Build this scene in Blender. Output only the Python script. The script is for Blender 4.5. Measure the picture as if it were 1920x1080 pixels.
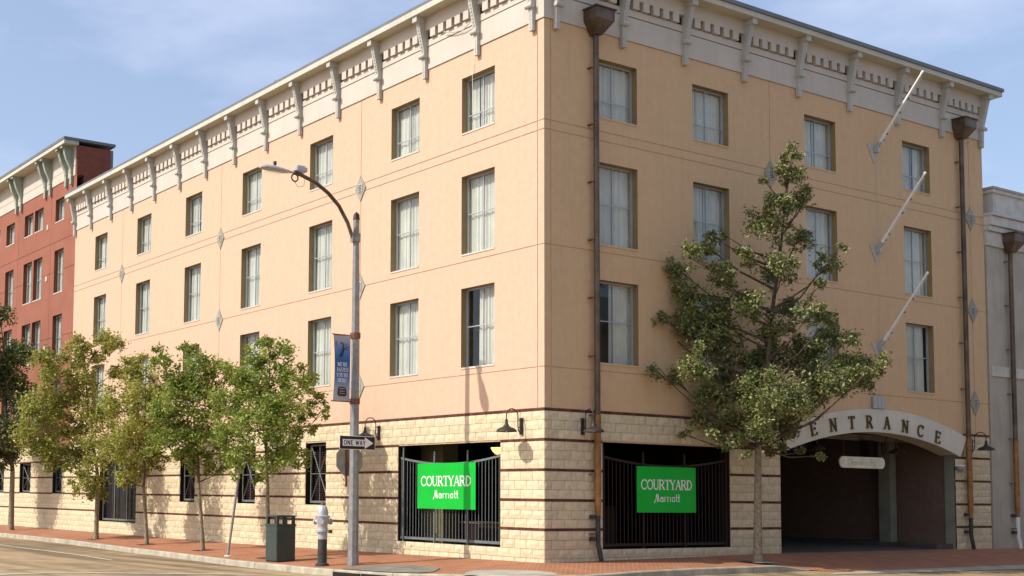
import bpy, bmesh, math, random
from mathutils import Vector, Matrix
random.seed(7)
sc = bpy.context.scene
for o in list(bpy.data.objects): bpy.data.objects.remove(o)
C = sc.collection

# ------------------------------------------------------------------ camera
cam = bpy.data.cameras.new("camera"); camo = bpy.data.objects.new("camera", cam); C.objects.link(camo)
YAW, PITCH, ROLL = math.radians(57.399), math.radians(4.216), math.radians(0.659)
f = Vector((math.cos(YAW)*math.cos(PITCH), math.sin(YAW)*math.cos(PITCH), math.sin(PITCH)))
r0 = Vector((math.sin(YAW), -math.cos(YAW), 0)); u0 = r0.cross(f)
R = math.cos(ROLL)*r0 + math.sin(ROLL)*u0; U = -math.sin(ROLL)*r0 + math.cos(ROLL)*u0
M = Matrix((R, U, -f)).transposed().to_4x4(); M.translation = Vector((-19.18, -21.0, 1.44))
camo.matrix_world = M
cam.sensor_width = 36; cam.lens = 2362.5/1920*36
cam.shift_x = (960-613.7)/1920; cam.shift_y = (754-540)/1920
cam.clip_start = .1; cam.clip_end = 3000
sc.camera = camo
sc.render.resolution_x = 1024; sc.render.resolution_y = 576

# ------------------------------------------------------------------ world, sun, exposure
SUN_DIR = Vector((-1.0, 0.27, 1.0)).normalized()          # towards the sun
EL = math.asin(SUN_DIR.z); ROT = math.atan2(SUN_DIR.x, SUN_DIR.y)
w = bpy.data.worlds.new("World"); sc.world = w; w.use_nodes = True
nt = w.node_tree; nt.nodes.clear()
out = nt.nodes.new('ShaderNodeOutputWorld'); bg = nt.nodes.new('ShaderNodeBackground')
sky = nt.nodes.new('ShaderNodeTexSky'); sky.sky_type = 'NISHITA'; sky.sun_disc = False
sky.sun_elevation = EL; sky.sun_rotation = ROT % (2*math.pi); sky.air_density = 1.0; sky.dust_density = 3.0; sky.ozone_density = 2.5
sky.altitude = 0
tc = nt.nodes.new('ShaderNodeTexCoord'); mp = nt.nodes.new('ShaderNodeMapping'); mp.inputs['Scale'].default_value = (2.2, 2.2, 6.0)
nz = nt.nodes.new('ShaderNodeTexNoise'); nz.inputs['Scale'].default_value = 2.3; nz.inputs['Detail'].default_value = 9; nz.inputs['Roughness'].default_value = .55
cr = nt.nodes.new('ShaderNodeValToRGB'); cr.color_ramp.elements[0].position = .44; cr.color_ramp.elements[1].position = .72
cr.color_ramp.elements[0].color = (.20, .20, .20, 1); cr.color_ramp.elements[1].color = (.58, .58, .58, 1)
mx = nt.nodes.new('ShaderNodeMixRGB'); mx.inputs[2].default_value = (4.3, 4.7, 6.0, 1)
nt.links.new(tc.outputs['Generated'], mp.inputs[0]); nt.links.new(mp.outputs[0], nz.inputs['Vector'])
nt.links.new(nz.outputs['Fac'], cr.inputs[0]); nt.links.new(cr.outputs[0], mx.inputs[0])
nt.links.new(sky.outputs[0], mx.inputs[1]); nt.links.new(mx.outputs[0], bg.inputs[0]); nt.links.new(bg.outputs[0], out.inputs[0])
bg.inputs[1].default_value = 0.145
sun = bpy.data.lights.new("sun", 'SUN'); sun.energy = 3.7; sun.angle = math.radians(.53); sun.color = (1.0, .94, .84)
suno = bpy.data.objects.new("sun", sun); C.objects.link(suno); suno.location = (-20, 5, 30)
suno.rotation_euler = (-SUN_DIR).to_track_quat('-Z', 'Y').to_euler()
sc.view_settings.view_transform = 'Standard'; sc.view_settings.look = 'None'
sc.view_settings.exposure = 0.44; sc.view_settings.gamma = 1.0; sc.view_settings.use_curve_mapping = False

# ------------------------------------------------------------------ materials
def mat(name, col, rough=.8, var=.12, vscale=3.0, bump=0.0, bscale=60.0, metal=0.0, island=0.0, spec=.3, col2=None, streak=0.0, trans=0.0):
    m = bpy.data.materials.new(name); m.use_nodes = True; n = m.node_tree; b = n.nodes['Principled BSDF']; L = n.links.new
    b.inputs['Roughness'].default_value = rough; b.inputs['Metallic'].default_value = metal
    b.inputs['Specular IOR Level'].default_value = spec
    geo = n.nodes.new('ShaderNodeNewGeometry')
    t = n.nodes.new('ShaderNodeTexNoise'); t.inputs['Scale'].default_value = vscale; t.inputs['Detail'].default_value = 6
    L(geo.outputs['Position'], t.inputs['Vector'])
    c2 = col2 or tuple(c*(1-var*2.2) for c in col)
    ra = n.nodes.new('ShaderNodeMapRange'); ra.inputs[1].default_value = .3; ra.inputs[2].default_value = .7
    L(t.outputs['Fac'], ra.inputs[0])
    mix = n.nodes.new('ShaderNodeMixRGB'); mix.inputs[1].default_value = (*c2, 1); mix.inputs[2].default_value = (*[min(1, c*(1+var*.5)) for c in col], 1)
    L(ra.outputs[0], mix.inputs[0]); cur = mix.outputs[0]
    if streak > 0:
        mp = n.nodes.new('ShaderNodeMapping'); mp.inputs['Scale'].default_value = (6, 6, .35); L(geo.outputs['Position'], mp.inputs[0])
        s = n.nodes.new('ShaderNodeTexNoise'); s.inputs['Scale'].default_value = 1.2; s.inputs['Detail'].default_value = 5; L(mp.outputs[0], s.inputs['Vector'])
        r2 = n.nodes.new('ShaderNodeMapRange'); r2.inputs[1].default_value = .45; r2.inputs[2].default_value = .8; r2.inputs[3].default_value = 1; r2.inputs[4].default_value = 1-streak
        L(s.outputs['Fac'], r2.inputs[0])
        mm = n.nodes.new('ShaderNodeMixRGB'); mm.blend_type = 'MULTIPLY'; mm.inputs[0].default_value = 1
        L(cur, mm.inputs[1]); L(r2.outputs[0], mm.inputs[2]); cur = mm.outputs[0]
    if island > 0:
        oi = n.nodes.new('ShaderNodeObjectInfo'); ad = n.nodes.new('ShaderNodeMath'); ad.operation = 'ADD'
        L(geo.outputs['Random Per Island'], ad.inputs[0]); L(oi.outputs['Random'], ad.inputs[1])
        fr = n.nodes.new('ShaderNodeMath'); fr.operation = 'FRACT'; L(ad.outputs[0], fr.inputs[0])
        r3 = n.nodes.new('ShaderNodeMapRange'); r3.inputs[3].default_value = 1-island; r3.inputs[4].default_value = 1+island*.5; L(fr.outputs[0], r3.inputs[0])
        mm = n.nodes.new('ShaderNodeMixRGB'); mm.blend_type = 'MULTIPLY'; mm.inputs[0].default_value = 1
        L(cur, mm.inputs[1]); L(r3.outputs[0], mm.inputs[2]); cur = mm.outputs[0]
    L(cur, b.inputs['Base Color'])
    if bump > 0:
        t2 = n.nodes.new('ShaderNodeTexNoise'); t2.inputs['Scale'].default_value = bscale; t2.inputs['Detail'].default_value = 5
        L(geo.outputs['Position'], t2.inputs['Vector'])
        bp = n.nodes.new('ShaderNodeBump'); bp.inputs['Strength'].default_value = min(1, bump); bp.inputs['Distance'].default_value = .012
        L(t2.outputs['Fac'], bp.inputs['Height']); L(bp.outputs[0], b.inputs['Normal'])
    if trans > 0:
        tr = n.nodes.new('ShaderNodeBsdfTranslucent'); ms = n.nodes.new('ShaderNodeMixShader'); ms.inputs[0].default_value = trans
        L(cur, tr.inputs['Color']); L(b.outputs[0], ms.inputs[1]); L(tr.outputs[0], ms.inputs[2])
        L(ms.outputs[0], n.nodes['Material Output'].inputs['Surface'])
    return m
MT = {}
MT['peach'] = mat('peach stucco', (.60, .405, .285), .92, .03, 5.5, .7, 34, streak=.05)
MT['ochre'] = mat('ochre stucco', (.61, .415, .24), .92, .03, 4.5, .7, 34, streak=.08)
MT['frieze'] = mat('pale pink stucco', (.54, .485, .42), .9, .04, 1.2, .25, 45, streak=.08)
MT['cream'] = mat('cream painted fascia', (.52, .495, .41), .7, .05, 2, .1, 30, streak=.08)
MT['bracket'] = mat('grey cream painted bracket', (.47, .46, .415), .75, .06, 4, .1, 60, island=.05)
MT['roofm'] = mat('grey roof metal', (.17, .175, .18), .5, .08, 2, metal=.3)
MT['block'] = mat('split face cream block', (.62, .53, .365), .95, .10, 9, .6, 30, island=.10, col2=(.54, .44, .28))
MT['mortar'] = mat('pale mortar', (.50, .40, .26), .95, .1, 12, .4, 80)
MT['brick'] = mat('dark red brick', (.13, .045, .03), .9, .15, 20, .5, 60, island=.35)
MT['red'] = mat('red stucco', (.29, .11, .072), .92, .06, 1.0, .3, 45, streak=.12)
MT['redbrick'] = mat('dark red brick parapet', (.22, .07, .045), .95, .1, 8, .3, 40)
MT['frame'] = mat('pale grey aluminium', (.42, .44, .46), .45, .04, 5, metal=.3)
MT['sill'] = mat('white sill', (.56, .50, .43), .7, .05, 6)
MT['curtain'] = mat('white curtain', (.90, .875, .77), .9, .06, 2, trans=.3)
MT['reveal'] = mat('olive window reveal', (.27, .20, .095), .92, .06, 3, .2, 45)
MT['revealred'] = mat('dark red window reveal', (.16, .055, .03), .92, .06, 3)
MT['slotshade'] = mat('brown backing darkened for slot shade', (.10, .05, .035), .9)  # brown backing behind the dentils, darkened to carry the shade of the slots
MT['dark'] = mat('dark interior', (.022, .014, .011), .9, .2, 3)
MT['khaki'] = mat('khaki plaster', (.16, .14, .075), .9, .1, 3)
MT['bronze'] = mat('dark bronze metal', (.055, .040, .032), .5, .15, 8, metal=.3, island=.1)
MT['brown'] = mat('brown downpipe paint', (.15, .105, .075), .42, .25, 2.5, .1, 20, metal=.25, streak=.3)
MT['copper'] = mat('bare copper pipe', (.36, .175, .065), .5, .2, 5, .1, 20, metal=.35, streak=.3)
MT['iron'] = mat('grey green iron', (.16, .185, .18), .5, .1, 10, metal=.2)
MT['pipegrey'] = mat('dark cast iron pipe', (.06, .06, .06), .5, .15, 6, metal=.3)
MT['steel'] = mat('galvanised steel', (.27, .26, .25), .5, .12, 8, .1, 40, metal=.2, streak=.12)
MT['white'] = mat('white paint', (.78, .77, .74), .5, .05, 5)
MT['signblack'] = mat('black sign face', (.02, .015, .015), .5, .1, 5)
MT['green1'] = mat('bright green banner', (.0, .42, .032), .55, .04, 2)
MT['signback'] = mat('bare sign back', (.33, .31, .25), .6, .1, 6, metal=.2)
MT['concrete'] = mat('kerb concrete', (.42, .38, .29), .92, .18, 3, .5, 30)
MT['pad'] = mat('grey concrete', (.36, .33, .27), .92, .12, 2, .4, 30)
MT['lid'] = mat('dark worn concrete', (.20, .185, .15), .92, .2, 3, .5, 30)
MT['road'] = mat('warm worn asphalt', (.30, .215, .12), .93, .10, 2.0, .7, 50)
def road_detail(m):
    n = m.node_tree; L = n.links.new; b = n.nodes['Principled BSDF']; src = b.inputs['Base Color'].links[0].from_socket
    geo = n.nodes.new('ShaderNodeNewGeometry')
    for sc_, ns, lo, hi, dk in (((1.6, .10, 1), 1.0, .42, .66, .55), ((.5, .5, 1), 1.7, .5, .72, .72), ((9, 9, 9), 6, .35, .7, .82)):
        mp = n.nodes.new('ShaderNodeMapping'); mp.inputs['Scale'].default_value = sc_; mp.inputs['Rotation'].default_value = (0, 0, math.radians(4)); L(geo.outputs['Position'], mp.inputs[0])
        t = n.nodes.new('ShaderNodeTexNoise'); t.inputs['Scale'].default_value = ns; t.inputs['Detail'].default_value = 7; L(mp.outputs[0], t.inputs['Vector'])
        r = n.nodes.new('ShaderNodeMapRange'); r.inputs[1].default_value = lo; r.inputs[2].default_value = hi; r.inputs[3].default_value = 1.1; r.inputs[4].default_value = dk; L(t.outputs['Fac'], r.inputs[0])
        mm = n.nodes.new('ShaderNodeMixRGB'); mm.blend_type = 'MULTIPLY'; mm.inputs[0].default_value = 1; L(src, mm.inputs[1]); L(r.outputs[0], mm.inputs[2]); src = mm.outputs[0]
    L(src, b.inputs['Base Color'])
road_detail(MT['road'])
MT['roadline'] = mat('worn white road paint', (.62, .58, .47), .85, .2, 6, .3, 40)
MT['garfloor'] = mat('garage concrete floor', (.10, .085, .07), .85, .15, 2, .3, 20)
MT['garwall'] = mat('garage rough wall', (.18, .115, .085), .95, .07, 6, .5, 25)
MT['garjamb'] = mat('pale green jamb', (.24, .24, .185), .9, .08, 3)
MT['greywall'] = mat('grey stucco', (.44, .40, .33), .93, .08, 1.2, .3, 40, streak=.15)
MT['whitewall'] = mat('old white plaster', (.60, .57, .52), .92, .10, 2.5, .4, 20, streak=.15)
MT['bin'] = mat('grey green bin', (.045, .06, .05), .5, .08, 5)
MT['silver'] = mat('silver white paint', (.46, .455, .47), .4, .1, 12, metal=.2)
MT['rust'] = mat('rusty brown', (.20, .09, .05), .8, .2, 14)
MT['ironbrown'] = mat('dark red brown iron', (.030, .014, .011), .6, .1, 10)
MT['bark'] = mat('grey brown bark', (.27, .22, .15), .95, .2, 14, .9, 40)
MT['bark2'] = mat('young branch bark', (.10, .07, .045), .95, .2, 14, .5, 40)
MT['leafA'] = mat('olive green leaf', (.33, .38, .07), .55, .2, 2.0, island=.45, trans=.35, col2=(.19, .26, .045), spec=.4)
MT['leafB'] = mat('dark green leaf', (.17, .21, .07), .5, .2, 2.0, island=.5, trans=.25, spec=.5)
MT['leafC'] = mat('yellow green leaf', (.42, .40, .09), .55, .2, 2.0, island=.45, trans=.38, col2=(.25, .27, .05), spec=.4)
MT['leafR'] = mat('grey green leaf', (.26, .27, .085), .45, .2, 2.0, island=.5, trans=.22, col2=(.15, .18, .06), spec=.6)
MT['letter'] = mat('dark green letter', (.035, .04, .02), .5, .1, 10)
MT['lettergold'] = mat('brass letter edge', (.28, .16, .04), .4, .1, 10, metal=.5)
MT['archwhite'] = mat('pale painted arch', (.63, .585, .49), .85, .05, 2, .15, 40, streak=.08)
MT['bannerblue'] = mat('blue banner cloth', (.09, .17, .36), .7, .05, 3, trans=.1)
MT['dirt'] = mat('tree pit soil', (.06, .045, .03), .95, .2, 12, .6, 30)
MT['redwood'] = mat('dark red timber', (.022, .008, .007), .6, .2, 8)

def glass_mat():
    m = bpy.data.materials.new('window glass'); m.use_nodes = True; n = m.node_tree; n.nodes.clear()
    o = n.nodes.new('ShaderNodeOutputMaterial'); g = n.nodes.new('ShaderNodeBsdfGlossy'); t = n.nodes.new('ShaderNodeBsdfTransparent')
    g.inputs['Roughness'].default_value = .02; g.inputs['Color'].default_value = (.9, .95, 1, 1); t.inputs['Color'].default_value = (.90, .93, .92, 1)
    fr = n.nodes.new('ShaderNodeFresnel'); fr.inputs[0].default_value = 1.5; mx = n.nodes.new('ShaderNodeMixShader')
    gg = n.nodes.new('ShaderNodeNewGeometry'); io = n.nodes.new('ShaderNodeMapRange'); io.inputs[3].default_value = 1.5; io.inputs[4].default_value = 1/1.5
    n.links.new(gg.outputs['Backfacing'], io.inputs[0]); n.links.new(io.outputs[0], fr.inputs[0])
    ma = n.nodes.new('ShaderNodeMath'); ma.operation = 'MULTIPLY_ADD'; ma.inputs[1].default_value = .8; ma.inputs[2].default_value = .01
    n.links.new(fr.outputs[0], ma.inputs[0]); n.links.new(ma.outputs[0], mx.inputs[0])
    n.links.new(t.outputs[0], mx.inputs[1]); n.links.new(g.outputs[0], mx.inputs[2]); n.links.new(mx.outputs[0], o.inputs[0]); return m
MT['glass'] = glass_mat()
def emis(name, col, s):
    m = bpy.data.materials.new(name); m.use_nodes = True; n = m.node_tree; b = n.nodes['Principled BSDF']
    b.inputs['Base Color'].default_value = (*col, 1); b.inputs['Emission Color'].default_value = (*col, 1); b.inputs['Emission Strength'].default_value = s; return m
MT['lampglow'] = emis('lit amber glass', (1, .55, .15), 2.2)
def paver_mat():
    m = bpy.data.materials.new('brick paving'); m.use_nodes = True; n = m.node_tree; b = n.nodes['Principled BSDF']; L = n.links.new
    geo = n.nodes.new('ShaderNodeNewGeometry'); mp = n.nodes.new('ShaderNodeMapping'); mp.inputs['Rotation'].default_value = (0, 0, math.radians(45))
    L(geo.outputs['Position'], mp.inputs[0])
    br = n.nodes.new('ShaderNodeTexBrick'); br.inputs['Scale'].default_value = 1; br.inputs['Brick Width'].default_value = .2; br.inputs['Row Height'].default_value = .1
    br.inputs['Mortar Size'].default_value = .006; br.inputs['Mortar Smooth'].default_value = .3
    br.inputs['Color1'].default_value = (.32, .115, .045, 1); br.inputs['Color2'].default_value = (.25, .085, .038, 1); br.inputs['Mortar'].default_value = (.46, .29, .17, 1)
    L(mp.outputs[0], br.inputs['Vector'])
    t = n.nodes.new('ShaderNodeTexNoise'); t.inputs['Scale'].default_value = 1.6; t.inputs['Detail'].default_value = 6; L(geo.outputs['Position'], t.inputs['Vector'])
    r = n.nodes.new('ShaderNodeMapRange'); r.inputs[1].default_value = .3; r.inputs[2].default_value = .75; r.inputs[3].default_value = 1.12; r.inputs[4].default_value = .78; L(t.outputs['Fac'], r.inputs[0])
    mm = n.nodes.new('ShaderNodeMixRGB'); mm.blend_type = 'MULTIPLY'; mm.inputs[0].default_value = 1; L(br.outputs['Color'], mm.inputs[1]); L(r.outputs[0], mm.inputs[2])
    L(mm.outputs[0], b.inputs['Base Color']); b.inputs['Roughness'].default_value = .9
    bp = n.nodes.new('ShaderNodeBump'); bp.inputs['Strength'].default_value = .6; bp.inputs['Distance'].default_value = .01; bp.invert = True
    L(br.outputs['Fac'], bp.inputs['Height']); L(bp.outputs[0], b.inputs['Normal']); return m
MT['paver'] = paver_mat()

# ------------------------------------------------------------------ helpers
class MB:
    def __init__(s): s.v = []; s.f = []; s.smooth = False
    def quad(s, a, b, c, d): i = len(s.v); s.v += [a, b, c, d]; s.f.append((i, i+1, i+2, i+3))
    def poly(s, pts): i = len(s.v); s.v += pts; s.f.append(tuple(range(i, i+len(pts))))
    def box(s, x0, x1, y0, y1, z0, z1):
        i = len(s.v)
        s.v += [(x0, y0, z0), (x1, y0, z0), (x1, y1, z0), (x0, y1, z0), (x0, y0, z1), (x1, y0, z1), (x1, y1, z1), (x0, y1, z1)]
        for q in ((0, 3, 2, 1), (4, 5, 6, 7), (0, 1, 5, 4), (1, 2, 6, 5), (2, 3, 7, 6), (3, 0, 4, 7)): s.f.append(tuple(i+k for k in q))
        return s
    def prism(s, pts, off):                     # pts list of 3d, off vector
        n = len(pts); i = len(s.v); s.v += [tuple(p) for p in pts] + [(p[0]+off[0], p[1]+off[1], p[2]+off[2]) for p in pts]
        s.f.append(tuple(range(i, i+n))); s.f.append(tuple(i+n+k for k in reversed(range(n))))
        for k in range(n): k2 = (k+1) % n; s.f.append((i+k, i+n+k, i+n+k2, i+k2))
        return s
    def tube(s, pts, rad, n=8, cap=True):
        pts = [Vector(p) for p in pts]; rs = rad if isinstance(rad, (list, tuple)) else [rad]*len(pts); base = len(s.v)
        ref = None
        for k, p in enumerate(pts):
            d = (pts[min(k+1, len(pts)-1)]-pts[max(k-1, 0)]).normalized()
            if ref is None: ref = d.orthogonal().normalized()
            ref = (ref-d*ref.dot(d)); ref = ref.normalized() if ref.length > 1e-6 else d.orthogonal().normalized()
            b = d.cross(ref)
            for j in range(n):
                a = 2*math.pi*j/n; s.v.append(tuple(p+(ref*math.cos(a)+b*math.sin(a))*rs[k]))
        for k in range(len(pts)-1):
            for j in range(n): j2 = (j+1) % n; s.f.append((base+k*n+j, base+k*n+j2, base+(k+1)*n+j2, base+(k+1)*n+j))
        if cap: s.f.append(tuple(base+j for j in reversed(range(n)))); s.f.append(tuple(base+(len(pts)-1)*n+j for j in range(n)))
        return s
    def lathe(s, prof, c=(0, 0, 0), n=20):      # prof [(r,z)]
        base = len(s.v)
        for (r, z) in prof:
            for j in range(n): a = 2*math.pi*j/n; s.v.append((c[0]+r*math.cos(a), c[1]+r*math.sin(a), c[2]+z))
        for k in range(len(prof)-1):
            for j in range(n): j2 = (j+1) % n; s.f.append((base+k*n+j, base+k*n+j2, base+(k+1)*n+j2, base+(k+1)*n+j))
        return s
    def mesh(s, name, m=None, bevel=0):
        me = bpy.data.meshes.new(name); me.from_pydata([tuple(v) for v in s.v], [], s.f)
        b = bmesh.new(); b.from_mesh(me)
        if len(b.faces) < 60000: bmesh.ops.recalc_face_normals(b, faces=b.faces)
        if bevel: bmesh.ops.bevel(b, geom=list(b.edges), offset=bevel, segments=1, affect='EDGES')
        b.to_mesh(me); b.free()
        if s.smooth:
            for p in me.polygons: p.use_smooth = True
            me.set_sharp_from_angle(angle=math.radians(40))
        if m: me.materials.append(MT[m] if isinstance(m, str) else m)
        return me
    def build(s, name, m=None, parent=None, bevel=0, loc=None, rot=None): return link(name, s.mesh(name, m, bevel), parent, loc, rot)
def link(name, data, parent=None, loc=None, rotz=None, scale=None):
    o = bpy.data.objects.new(name, data); C.objects.link(o)
    if parent: o.parent = parent
    if loc: o.location = loc
    if rotz is not None: o.rotation_euler = (0, 0, rotz)
    if scale: o.scale = scale
    return o
def tag(o, label=None, cat=None, group=None, kind=None):
    for k, v in (('label', label), ('category', cat), ('group', group), ('kind', kind)):
        if v: o[k] = v
    return o
def thing(name, label, cat, loc=(0, 0, 0), rotz=0, group=None):
    o = bpy.data.objects.new(name, None); C.objects.link(o); o.location = loc; o.rotation_euler = (0, 0, rotz); o.empty_display_size = .2
    return tag(o, label, cat, group)
def struct(name, mb, m): return tag(mb.build(name, m), kind='structure')

# facade frames: (along, inward, up).  Right facade: world (u, d, z).  Left facade: world (d, u, z)
LROT = -math.pi/2
def P(side, u, z, d): return (u, d, z) if side == 'R' else (d, u, z)
def place(side, u, z=0, d=0): return dict(loc=P(side, u, z, d), rotz=0 if side == 'R' else LROT)

def gz(x, y):
    wl = 0
    if y > 0 and y >= x: wl = -0.008*min(y, 16)
    if x > 0 and x > y: wl = 0.011*min(x, 8)
    return wl-0.055*min(math.hypot(max(-x, 0), max(-y, 0)), 3.6)

def facade(side, us, zs, openings, grooves_u, grooves_z, m, name, parent, gw=.022, gd=.014, od=.22, base=0.0, rm=None):
    """a wall as a sheet with real recessed joints and window openings with reveals"""
    u0, u1 = us; z0, z1 = zs
    U_ = {u0, u1}; Z_ = {z0, z1}
    for (a, b, c, d) in openings: U_ |= {a, b}; Z_ |= {c, d}
    for g in grooves_u: U_ |= {g-gw/2, g+gw/2}
    for (g, a, b) in grooves_z: Z_ |= {g-gw/2, g+gw/2}; U_ |= {a, b}
    U_ = sorted(x for x in U_ if u0 <= x <= u1); Z_ = sorted(x for x in Z_ if z0 <= x <= z1)
    nu, nz_ = len(U_)-1, len(Z_)-1
    D = [[0]*nz_ for _ in range(nu)]
    for i in range(nu):
        uc = (U_[i]+U_[i+1])/2
        for j in range(nz_):
            zc = (Z_[j]+Z_[j+1])/2; d = base
            if any(abs(uc-g) < gw/2 for g in grooves_u): d = base+gd
            if any(abs(zc-g) < gw/2 and a <= uc <= b for (g, a, b) in grooves_z): d = base+gd
            if any(a < uc < b and c < zc < e for (a, b, c, e) in openings): d = None
            D[i][j] = d
    mb = MB(); rv = []
    for i in range(nu):
        for j in range(nz_):
            d = D[i][j]; a, b, c, e = U_[i], U_[i+1], Z_[j], Z_[j+1]
            if d is not None: mb.quad(P(side, a, c, d), P(side, b, c, d), P(side, b, e, d), P(side, a, e, d))
            for (di, dj, p, q) in ((1, 0, (b, c), (b, e)), (0, 1, (a, e), (b, e))):
                i2, j2 = i+di, j+dj
                if i2 < nu and j2 < nz_:
                    d2 = D[i2][j2]
                    if d2 != d:
                        s1 = base+od if d is None else d; s2 = base+od if d2 is None else d2
                        if d is None or d2 is None: rv.append(len(mb.f))
                        mb.quad(P(side, p[0], p[1], s1), P(side, q[0], q[1], s1), P(side, q[0], q[1], s2), P(side, p[0], p[1], s2))
    ctr = set()
    for k in rv: fc = mb.f[k]; ctr.add(tuple(round(sum(mb.v[q][ax] for q in fc)/4, 4) for ax in range(3)))
    o = mb.build(name, m, parent)
    if rm:
        o.data.materials.append(MT[rm])
        for pg in o.data.polygons:
            if tuple(round(c, 4) for c in pg.center) in ctr: pg.material_index = 1
    return o

# ------------------------------------------------------------------ GROUND
kerb = [(-2.45, 60), (-2.45, 45), (-2.5, 31), (-2.55, 22), (-2.8, 18), (-3.02, 14.3), (-3.25, 11.5), (-3.49, 9.1), (-3.72, 6.4), (-3.86, 3.9), (-3.78, 2.7), (-3.62, 1.3),
        (-3.3, .2), (-2.85, -.6), (-2.2, -1.4), (-1.5, -1.95), (-.85, -2.2), (0, -2.12), (1, -2.0), (2.7, -1.95), (4.8, -2.1), (6.2, -2.2)]
apron = [(6.6, -2.45), (7.2, -2.72), (9.5, -2.75), (15, -2.7), (30, -2.7), (60, -2.7)]
def resample(pl, step):
    o = [Vector(pl[0])]
    for a, b in zip(pl, pl[1:]):
        a, b = Vector(a), Vector(b); n = max(1, int((b-a).length/step))
        for k in range(1, n+1): o.append(a.lerp(b, k/n))
    return o
outer = resample(kerb, .8)+resample([kerb[-1]]+apron, .8)[1:]
nk = len(resample(kerb, .8))
def drop(x, y):
    if x < 5.3: return 0
    t = max(0, min(1, (-y-.5)/1.5)); s = max(0, min(1, (x-5.3)/1.0)); return .133*t*s
def inner(p):
    if p.y > 0 and p.x < 0: return Vector((.06, p.y))
    if p.x > .1 and p.y < 0: return Vector((p.x, .06))
    return Vector((.06, .06))
sw = MB(); K = 8
for p in outer:
    q = inner(p)
    for k in range(K+1):
        c = q.lerp(p, k/K); sw.v.append((c.x, c.y, gz(c.x, c.y)-drop(c.x, c.y)))
for i in range(len(outer)-1):
    for k in range(K): a = i*(K+1)+k; sw.f.append((a, a+1, a+K+2, a+K+1))
struct('pavement', sw, 'paver')
# road: rings outward from the kerb line then flat to the horizon
rd = MB(); cols = []
offs = [-.12, 0, .6, 1.6, 3.5, 8, 20, 60, 200, 1500]
for i, p in enumerate(outer):
    a = outer[max(i-1, 0)]; b = outer[min(i+1, len(outer)-1)]; t = (b-a).normalized(); nrm = Vector((t.y, -t.x))
    if nrm.dot(Vector((-1, -1))) < 0: nrm = -nrm
    ang = i/(len(outer)-1)
    for o_ in offs:
        if o_ > 3: far = Vector((-math.cos(ang*math.pi/2), -math.sin(ang*math.pi/2))); c = p+nrm*3+far*(o_-3)
        else: c = p+nrm*max(o_, -.12)
        rd.v.append((c.x, c.y, gz(c.x, c.y)-.14 if o_ < 30 else -.36))
n_ = len(offs)
for i in range(len(outer)-1):
    for k in range(n_-1): a = i*n_+k; rd.f.append((a, a+1, a+n_+1, a+n_))
rdo = struct('road', rd, 'road')
ge = MB()
ge.quad((-1500, -1500, -.9), (1500, -1500, -.9), (1500, 1500, -.9), (-1500, 1500, -.9)); struct('ground', ge, 'road')
# kerb stones
ks = tag(bpy.data.objects.new('kerb', None), kind='structure'); C.objects.link(ks)
seg = resample(kerb, .2); L_ = 0; cur = [seg[0]]; segs = []
for a, b in zip(seg, seg[1:]):
    L_ += (b-a).length; cur.append(b)
    if L_ > 1.8: segs.append(cur); cur = [b]; L_ = 0
segs.append(cur)
for sgi, sg in enumerate(segs):
    if len(sg) < 2: continue
    mb = MB(); rings = []
    for i, p in enumerate(sg):
        a = sg[max(i-1, 0)]; b = sg[min(i+1, len(sg)-1)]; t = (b-a).normalized(); nrm = Vector((t.y, -t.x))
        if nrm.dot(Vector((-1, -1))) < 0: nrm = -nrm
        if i == 0: p = p+t*.006
        if i == len(sg)-1: p = p-t*.006
        zt = gz(p.x, p.y)+.006
        zt -= drop(p.x, p.y)
        zb = gz(p.x, p.y)-.2
        pin = p-nrm*.17; po = p+nrm*.0; pl = p+nrm*.03
        mb.v += [(pin.x, pin.y, zb), (pin.x, pin.y, zt), (po.x, po.y, zt), (po.x+nrm.x*.018, po.y+nrm.y*.018, zt-.02), (pl.x, pl.y, zb)]
    for i in range(len(sg)-1):
        for k in range(5): a = i*5+k; b = i*5+(k+1) % 5; mb.f.append((a, b, b+5, a+5))
    mb.f.append((4, 3, 2, 1, 0)); e = (len(sg)-1)*5; mb.f.append((e, e+1, e+2, e+3, e+4))
    mb.build('kerb_stone', 'concrete', ks)
# gutter strip (light) along left kerb and the driveway mouth, painted lines
def sheet(name, pts, m, dz, fn=None, kind='structure', parent=None):
    """flat polygon subdivided and draped on the road/pavement"""
    b = bmesh.new(); vs = [b.verts.new((x, y, 0)) for x, y in pts]; b.faces.new(vs)
    xs = [p[0] for p in pts]; ys = [p[1] for p in pts]
    for ax, lo, hi in ((0, min(xs), max(xs)), (1, min(ys), max(ys))):
        k = lo+.5
        while k < hi:
            co = (k, 0, 0) if ax == 0 else (0, k, 0); no = (1, 0, 0) if ax == 0 else (0, 1, 0)
            bmesh.ops.bisect_plane(b, geom=list(b.verts)+list(b.edges)+list(b.faces), plane_co=co, plane_no=no); k += .5
    for v in b.verts: v.co.z = (fn or gz)(v.co.x, v.co.y)+dz
    bmesh.ops.recalc_face_normals(b, faces=b.faces)
    for fc in b.faces:
        if fc.normal.z < 0: fc.normal_flip()
    me = bpy.data.meshes.new(name); b.to_mesh(me); b.free(); me.materials.append(MT[m])
    o = link(name, me, parent)
    if kind: o['kind'] = kind
    return o
zr = lambda x, y: gz(x, y)-.14
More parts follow.
